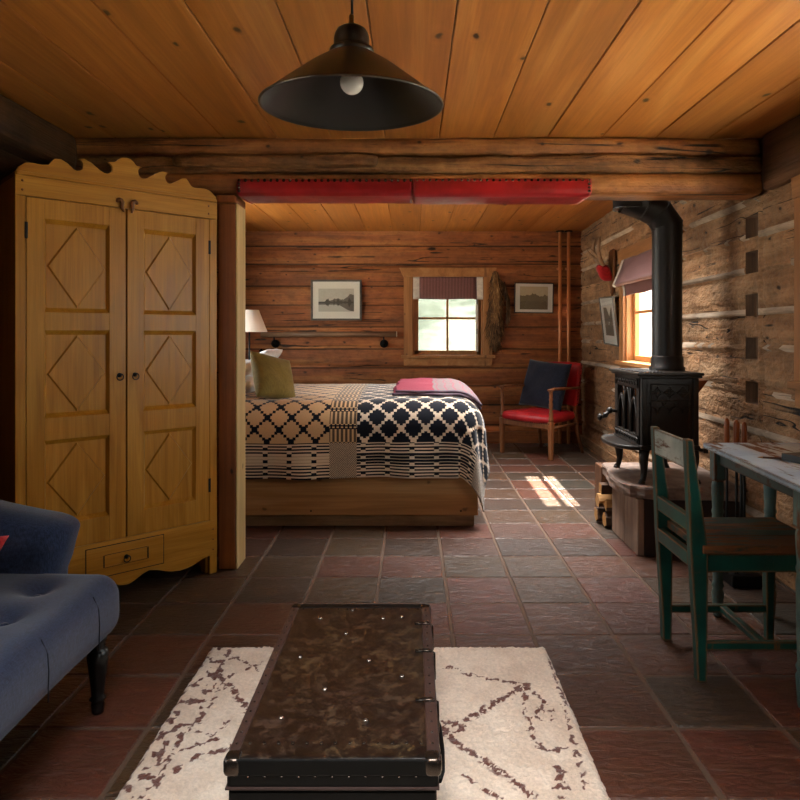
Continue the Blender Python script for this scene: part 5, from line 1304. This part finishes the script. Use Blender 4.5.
mb = MB(); mb.hull([(sx1+0.012,3.74,0.845),(sx1+0.018,3.74,0.845),(sx1+0.018,4.14,0.845),(sx1+0.012,4.14,0.845),(sx1+0.020,3.74,0.925),(sx1+0.082,3.74,0.932),(sx1+0.082,4.14,0.932),(sx1+0.020,4.14,0.925)], bev=0.002); mb.build('rear_heat_shield', plain('copper_shield', '#8a4a24', 0.5, 0.3, nz=0.3), sv, world=True)
mb = MB(); mb.tube([(sx1, 3.69, 0.56), (sx1+0.035, 3.69, 0.553)], 0.010, 8); mb.box((sx1+0.03, 3.675, 0.54), (sx1+0.055, 3.705, 0.565), bev=0.004); mb.build('air_lever', M_cast, sv, world=True)

M_pipe = Mat('stovepipe_black', 0.45, 0.3, 0.5); n_ = M_pipe.noise(M_pipe.coord((6,6,2)), 1.0, 4); M_pipe.color(M_pipe.mix(n_, '#14110f', '#241e1a')); M_pipe = M_pipe.m
sp = thing('stovepipe', 'thick black stovepipe rising from the stove and bending under the beam', 'pipe', (1.475, 3.93, 0.978))
px_, py_, pr_ = 1.470, 3.92, 0.083
mb = MB(); mb.tube([(px_, py_, 0.9785), (px_, py_, 1.765)], pr_, 40, cap=False); mb.build('upright', M_pipe, sp, world=True)
mb = MB(); mb.lathe([(0.098,0.9785),(0.098,0.995),(0.090,1.000),(0.090,1.045),(0.0865,1.05),(0.0865,1.058),(pr_,1.060)], 40, M=T((px_,py_,0)), cap=False); mb.build('collar', M_pipe, sp, world=True, smooth=True)
el = [(px_, py_, 1.755), (px_-0.004, py_, 1.800), (px_-0.045, py_, 1.868), (px_-0.115, py_, 1.915), (px_-0.215, py_, 1.950)]
el = [Vector(p) for p in ((px_, py_, 1.755), (px_, py_, 1.812), (px_-0.048, py_, 1.882), (px_-0.128, py_, 1.925), (px_-0.245, py_, 1.965))]
mb = MB(); mb.tube(el, pr_+0.001, 36, split=True); mb.build('elbow', M_pipe, sp, world=True)
for k in (1, 2, 3):
    n_ = ((el[k+1]-el[k]).normalized()+(el[k]-el[k-1]).normalized()).normalized(); q1 = Vector((0,1,0)); q2 = n_.cross(q1).normalized()
    c_ = (el[k+1]-el[k]).normalized().dot((el[k]-el[k-1]).normalized()); kk = 1/math.sqrt((1+c_)/2)
    mb = MB(); mb.tube([tuple(el[k]+q1*math.cos(t_)*(pr_+0.002)+q2*math.sin(t_)*(pr_+0.002)*kk) for t_ in [2*PI*i/40 for i in range(41)]], 0.0035, 6, cap=False); mb.build('seam_ring', M_pipe, sp, world=True)
mb = MB(); a = Vector((px_-0.215, py_, 1.952)); mb.tube([(a.x, a.y, 1.905), (a.x, a.y, ZB-0.001)], 0.094, 40); mb.build('upper_pipe', M_pipe, sp, world=True)
mb = MB(); mb.tube([(a.x+0.094*math.cos(q), a.y+0.094*math.sin(q), 1.906) for q in [2*PI*k/40 for k in range(41)]], 0.0035, 6, cap=False); mb.build('pipe_rim', plain('worn_steel_rim', '#2d2a26', 0.4, 0.6), sp, world=True)

# ------------------------------------------------------------------ green kitchen chair
M_green = painted('green_paint', '#0a3c34', '#0e4e42', '#8a5a2e', 'Z', 0.30, 0.42, 0.012)
M_greenx = painted('green_paint_seat', '#0f332c', '#164238', '#7d4f2a', 'X', 0.95, 0.5, 0.012)
M_greenlit = painted('worn_lit_green_paint', '#8f978d', '#b3b5aa', '#6b4322', 'Y', 0.55, 0.45, 0.012)  # worn green lightened to grey, painting the light on the top rail
gc = thing('kitchen_chair', 'worn green painted wooden chair with ladder back pulled up to the desk', 'chair', (1.18, 2.48, 0))
ya, yb_ = 2.64, 2.325; ht = 0.0175
for y in (ya, yb_):
    sec = [(0.0, 0.970, 1.002), (0.15, 0.964, 1.004), (0.44, 0.946, 1.006), (0.50, 0.944, 1.000), (0.70, 0.936, 0.972), (0.825, 0.931, 0.955)]
    mb = MB(); t = bmesh.new(); R = [[t.verts.new((a, y-ht, z)), t.verts.new((b, y-ht, z)), t.verts.new((b, y+ht, z)), t.verts.new((a, y+ht, z))] for z, a, b in sec]
    for A, B in zip(R, R[1:]):
        for i in range(4): t.faces.new((A[i], A[(i+1)%4], B[(i+1)%4], B[i]))
    t.faces.new(R[0][::-1]); t.faces.new(R[-1]); bmesh.ops.bevel(t, geom=[e for e in t.edges], offset=0.003, segments=2, profile=0.5, affect='EDGES'); mb.merge(t); mb.build('back_post', M_green, gc, world=True)
for nm, z0_, z1_, x0_, x1_, mt in (('top_rail', 0.722, 0.818, 0.937, 0.955, M_greenlit), ('middle_rail', 0.505, 0.560, 0.948, 0.970, M_green), ('seat_rail', 0.385, 0.436, 0.950, 0.975, M_green)):
    mb = MB(); mb.hull([(x0_,yb_+ht-0.002,z0_),(x1_,yb_+ht-0.002,z0_),(x1_,ya-ht+0.002,z0_),(x0_,ya-ht+0.002,z0_),(x0_-0.003,yb_+ht-0.002,z1_),(x1_-0.003,yb_+ht-0.002,z1_),(x1_-0.003,ya-ht+0.002,z1_),(x0_-0.003,ya-ht+0.002,z1_)], bev=0.002); o = mb.build(nm, mt, gc, world=True)
    if nm == 'top_rail': o['label'] = 'worn top rail with painted light'
mb = MB()
for k in range(3):
    a = 2.302+0.122*k; mb.box((1.006 if 0 else 0.985, a, 0.437), (1.415, a+0.1215, 0.466), bev=0.004)
mb.build('seat', M_greenx, gc, world=True)
for x, y in ((1.385, ya), (1.385, yb_)):
    mb = MB(); h = 0.0175; mb.hull([(x-h*0.8,y-h*0.8,0),(x+h*0.8,y-h*0.8,0),(x+h*0.8,y+h*0.8,0),(x-h*0.8,y+h*0.8,0),(x-h*1.2,y-h*1.2,0.436),(x+h*1.2,y-h*1.2,0.436),(x+h*1.2,y+h*1.2,0.436),(x-h*1.2,y+h*1.2,0.436)], bev=0.003); mb.build('front_leg', M_green, gc, world=True)
for y in (ya, yb_):
    mb = MB(); mb.box((0.99, y-0.012, 0.372), (1.39, y+0.012, 0.436), bev=0.002); mb.build('seat_apron', M_green, gc, world=True)
    mb = MB(); mb.box((0.985, y-0.010, 0.105), (1.39, y+0.010, 0.135), bev=0.003); mb.build('side_stretcher', M_green, gc, world=True)
mb = MB(); mb.box((1.385, yb_, 0.372), (1.405, ya, 0.436), bev=0.002); mb.build('seat_apron', M_green, gc, world=True)
mb = MB(); mb.box((1.190, yb_, 0.108), (1.218, ya, 0.132), bev=0.003); mb.build('cross_stretcher', M_green, gc, world=True)

# ------------------------------------------------------------------ desk under the right window
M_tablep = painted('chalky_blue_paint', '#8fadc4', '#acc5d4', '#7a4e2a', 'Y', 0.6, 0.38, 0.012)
M_apron = painted('shaded_apron_paint', '#2c3833', '#38453e', '#4a2f1c', 'X', 0.6, 0.6, 0.012)  # darkened to paint the shade beneath the desk top
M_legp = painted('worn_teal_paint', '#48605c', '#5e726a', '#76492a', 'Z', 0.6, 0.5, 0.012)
ds = thing('desk', 'narrow drop-leaf desk in chalky worn blue paint with turned legs', 'table', (1.46, 2.5, 0))
mb = MB(); FLx, FY, NLx, NY = 1.243, 2.905, 1.178, 2.05
mb.hull([(NLx,NY,0.698),(1.715,NY,0.698),(1.725,FY,0.698),(FLx,FY,0.698),(NLx,NY,0.7205),(1.715,NY,0.7205),(1.725,FY,0.7205),(FLx,FY,0.7205)], bev=0.004); o = mb.build('desk_top', M_tablep, ds, world=True)
legd = [(0.016,0),(0.020,0.01),(0.022,0.06),(0.025,0.10),(0.019,0.115),(0.025,0.13),(0.019,0.145),(0.022,0.22),(0.0235,0.33),(0.0245,0.40),(0.021,0.425),(0.025,0.44),(0.021,0.455),(0.024,0.50),(0.0255,0.55),(0.020,0.575)]
for x, y in ((1.285, 2.858), (1.240, 2.15), (1.505, 2.858), (1.66, 2.15)):
    mb = MB(); mb.lathe(legd, 18, M=T((x, y, 0))); mb.box((x-0.024, y-0.024, 0.572), (x+0.024, y+0.024, 0.698), bev=0.004); mb.build('leg', M_legp, ds, world=True)
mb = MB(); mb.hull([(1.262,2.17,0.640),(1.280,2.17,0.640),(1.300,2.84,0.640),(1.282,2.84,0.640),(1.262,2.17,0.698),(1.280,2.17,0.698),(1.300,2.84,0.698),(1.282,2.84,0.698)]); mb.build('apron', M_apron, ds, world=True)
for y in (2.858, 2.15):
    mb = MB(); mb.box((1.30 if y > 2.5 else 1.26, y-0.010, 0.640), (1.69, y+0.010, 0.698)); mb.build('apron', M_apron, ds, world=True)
nb = thing('notebook', 'dark hardcover notebook lying on the pale blue desk', 'book', (1.50, 2.44, 0.7205))
Mn = T((1.505, 2.440, 0.7208)) @ RZ(14)
mb = MB(); mb.box((-0.125, -0.095, 0), (0.125, 0.095, 0.003), bev=0.001, M=Mn); mb.box((-0.125, -0.095, 0.022), (0.125, 0.095, 0.025), bev=0.001, M=Mn); mb.box((-0.1265, -0.095, 0), (-0.123, 0.095, 0.025), bev=0.001, M=Mn); mb.build('cover', plain('notebook_cover', '#14161b', 0.5), nb, world=True)
mb = MB(); mb.box((-0.122, -0.091, 0.003), (0.121, 0.091, 0.022), M=Mn); mb.build('pages', plain('paper', '#d9d5cb', 0.8), nb, world=True)
pc = thing('pencil', 'brown wooden pencil on the desk pointing at the notebook', 'pencil', (1.335, 2.52, 0.7205))
mb = MB(); mb.tube([(1.305, 2.530, 0.7250), (1.372, 2.508, 0.7250)], 0.0038, 6); mb.build('barrel', plain('pencil_brown', '#5b3a2c', 0.5), pc, world=True)
mb = MB(); mb.tube([(1.305, 2.530, 0.7250), (1.288, 2.5356, 0.7245)], [0.0038, 0.0006], 6); mb.build('tip', plain('cut_cedar', '#b58a5a', 0.7), pc, world=True)

# fire irons between stove and desk
M_handle = wood('tool_handle', '#5f2d15', '#8c4a22', '#a8623a', 'Z', 24, 8, 0.3, 0.1)
fs = thing('fire_tool_stand', 'dark iron stand holding the fireplace tools behind the desk', 'stand', (1.56, 3.24, 0))
mb = MB(); mb.box((1.495, 3.17, 0), (1.64, 3.31, 0.055), bev=0.006); mb.build('base', M_iron, fs, world=True)
mb = MB(); mb.tube([(1.585, 3.27, 0.055), (1.585, 3.27, 0.58)], 0.009, 8); mb.build('stem', M_iron, fs, world=True)
mb = MB(); mb.tube([(1.47, 3.235, 0.56), (1.53, 3.215, 0.56), (1.60, 3.235, 0.56)], 0.006, 8); mb.build('hanger', M_iron, fs, world=True)
for k, (x, y, zt, nm, lb_) in enumerate(((1.484, 3.205, 0.790, 'poker', 'fireplace poker with a brown wooden handle, nearest the stove'), (1.527, 3.20, 0.783, 'fire_tongs', 'fireplace tongs with the thickest brown handle, between poker and shovel'), (1.566, 3.205, 0.772, 'fire_shovel', 'small fireplace shovel whose brown handle stands nearest the desk window'))):
    t_ = thing(nm, lb_, 'fire tool', (x, y, 0.06), group='fireplace tools')
    mb = MB(); r = 0.0125 if k != 1 else 0.0145; mb.lathe([(0.007, zt-0.19), (r*0.85, zt-0.185), (r, zt-0.10), (r*0.95, zt-0.02), (r*0.6, zt-0.004), (0, zt)], 14, M=T((x, y, 0))); mb.build('handle', M_handle, t_, world=True, smooth=True)
    mb = MB(); mb.tube([(x, y, zt-0.185), (x, y, 0.12 if k else 0.058)], 0.0065, 8); mb.build('shaft', M_iron, t_, world=True)
    mb = MB()
    if k == 0: mb.tube([(x, y, 0.12), (x+0.02, y, 0.105), (x+0.03, y, 0.125)], 0.005, 6)
    elif k == 1: mb.tube([(x, y, 0.12), (x-0.018, y, 0.095), (x-0.004, y, 0.058)], 0.005, 6); mb.tube([(x, y, 0.12), (x+0.018, y, 0.095), (x+0.004, y, 0.058)], 0.005, 6)
    else: mb.box((x-0.006, y-0.004, 0.058), (x+0.045, y+0.004, 0.14), bev=0.003)
    mb.build(('hook', 'jaws', 'blade')[k], M_iron, t_, world=True)
# ------------------------------------------------------------------ outside
def grass():
    m = Mat('meadow', 0.9, spec=0.1); n = m.noise(m.coord((5, 5, 1.6)), 1.0, 5, 0.65, 0.5); n2 = m.noise(m.coord((1.2,1.2,1.2)), 1.0, 3); s = m.noise(m.coord((30, 30, 2.5)), 1.0, 3)
    m.color(m.scale(m.mix(n2.step(0.35, 0.65), m.ramp(n, [(0.3, '#474c40'), (0.55, '#565b4d'), (0.75, '#686c60')]), '#7a7f72'), s*0.5+0.75)); return m.m  # greyed, lightened greens put a haze into the bank's colour
M_grass = grass()
mb = MB(); mb.box((-14, -12, -0.6), (16, 9.2, -0.45)); mb.build('ground', plain('pale_bounce_ground', '#b5ab9a', 0.9, nz=0.2, nscale=8), structure=True)  # unseen ground kept pale to bounce sunlight up to the ceiling
mb = MB(); mb.grid(lambda u, v: Vector((-14+16.2*u, 9.0+9*v, -0.45+3.3*v**0.8+0.3*noise.noise(Vector((u*14, v*6, 0))))), 60, 24); o = mb.build('meadow_bank', M_grass, structure=True)
# unseen overhang added on the sunny side to block sun at the desk window
mb = MB(); mb.hull([(1.95, -2.2, 2.10), (2.85, -2.2, 1.95), (2.85, 3.9, 1.95), (1.95, 3.9, 2.10), (1.95, -2.2, 2.16), (2.85, -2.2, 2.01), (2.85, 3.9, 2.01), (1.95, 3.9, 2.16)]); mb.build('sun_shade_roof', M_walldark, structure=True)

# ------------------------------------------------------------------ light
wd_ = bpy.data.worlds.new('sky'); sc.world = wd_; wd_.use_nodes = True; nt = wd_.node_tree
bg = nt.nodes['Background']; tc = nt.nodes.new('ShaderNodeTexCoord'); sp_ = nt.nodes.new('ShaderNodeSeparateXYZ'); rp = nt.nodes.new('ShaderNodeValToRGB')
nt.links.new(tc.outputs['Generated'], sp_.inputs[0]); nt.links.new(sp_.outputs[2], rp.inputs[0]); nt.links.new(rp.outputs[0], bg.inputs[0])
e = rp.color_ramp.elements; e[0].position = 0.0; e[0].color = (1.0, 0.96, 0.90, 1); e[1].position = 0.9; e[1].color = (0.62, 0.80, 1.0, 1)
SKY = 4.0
bg.inputs[1].default_value = SKY
sun = bpy.data.lights.new('sun', 'SUN'); sun.energy = 34; sun.angle = math.radians(0.55); sun.color = (1.0, 0.96, 0.90)
so = bpy.data.objects.new('sun', sun); COL.objects.link(so); el_ = math.radians(59); az = math.radians(2)
so.rotation_euler = Vector((math.cos(el_)*math.cos(az), math.cos(el_)*math.sin(az), math.sin(el_))).to_track_quat('Z', 'Y').to_euler(); so.location = (6, 5, 8)
def portal(F, op, off=-0.22):
    l = bpy.data.lights.new('window_portal', 'AREA'); l.shape = 'RECTANGLE'; l.size = op[1]-op[0]; l.size_y = op[3]-op[2]
    l.cycles.is_portal = True
    o = bpy.data.objects.new('window_portal', l); COL.objects.link(o)
    o.location = F @ Vector(((op[0]+op[1])/2, off, (op[2]+op[3])/2))
    n = (F.to_3x3() @ Vector((0,1,0))).normalized()
    o.rotation_euler = (-n).to_track_quat('Z', 'Y').to_euler(); return o
for F, op in ((F1, W1), (F2, W2), (F3, W3), (F4, W4), (F5, W5), (F6, W6)): portal(F, op)
def daylight(F, op, watts, col, off=-0.24, spread=180, tilt=0.0):
    """sky light entering a window that is outside the picture"""
    l = bpy.data.lights.new('window_daylight', 'AREA'); l.shape = 'RECTANGLE'; l.size = op[1]-op[0]; l.size_y = op[3]-op[2]; l.energy = watts; l.color = col; l.spread = math.radians(spread)
    o = bpy.data.objects.new('window_daylight', l); COL.objects.link(o)
    o.location = F @ Vector(((op[0]+op[1])/2, off, (op[2]+op[3])/2))
    n = (F.to_3x3() @ Vector((0,1,0))).normalized(); n.z -= tilt; n.normalize()
    o.rotation_euler = (-n).to_track_quat('Z', 'Y').to_euler(); return o

def roof_lamp(op, watts, spread, tilt, z=2.40):
    l = bpy.data.lights.new('roof_light_lamp', 'AREA'); l.shape = 'RECTANGLE'; l.size = op[1]-op[0]-0.02; l.size_y = op[3]-op[2]-0.02
    l.energy = watts; l.color = (1.0, 0.98, 0.96); l.spread = math.radians(spread)
    o = bpy.data.objects.new('roof_light_lamp', l); COL.objects.link(o); o.location = ((op[0]+op[1])/2, (op[2]+op[3])/2, z)
    o.rotation_euler = (math.radians(tilt), 0, 0)
roof_lamp(SKYL, 5.6, 52, 24, 2.385); roof_lamp(FILLB, 24, 90, 0)  # area lamps added under the closed roof in place of sky

# ------------------------------------------------------------------ camera
cam = bpy.data.cameras.new('camera'); co = bpy.data.objects.new('camera', cam); COL.objects.link(co)
co.location = (0, 0, EYE); co.rotation_euler = (PI/2, 0, 0); cam.sensor_width = 36; cam.lens = 36*FPX/800
cam.shift_x = (400-CX)/800; cam.shift_y = (CY-400)/800; cam.clip_start = 0.05
sc.camera = co
vs = sc.view_settings; vs.view_transform = 'Standard'; vs.look = 'None'; vs.gamma = 1.0; vs.use_curve_mapping = False
vs.exposure = 1.5
sc.cycles.max_bounces = 10; sc.cycles.diffuse_bounces = 6; sc.cycles.glossy_bounces = 4; sc.cycles.transparent_max_bounces = 12; sc.cycles.sample_clamp_indirect = 6.0
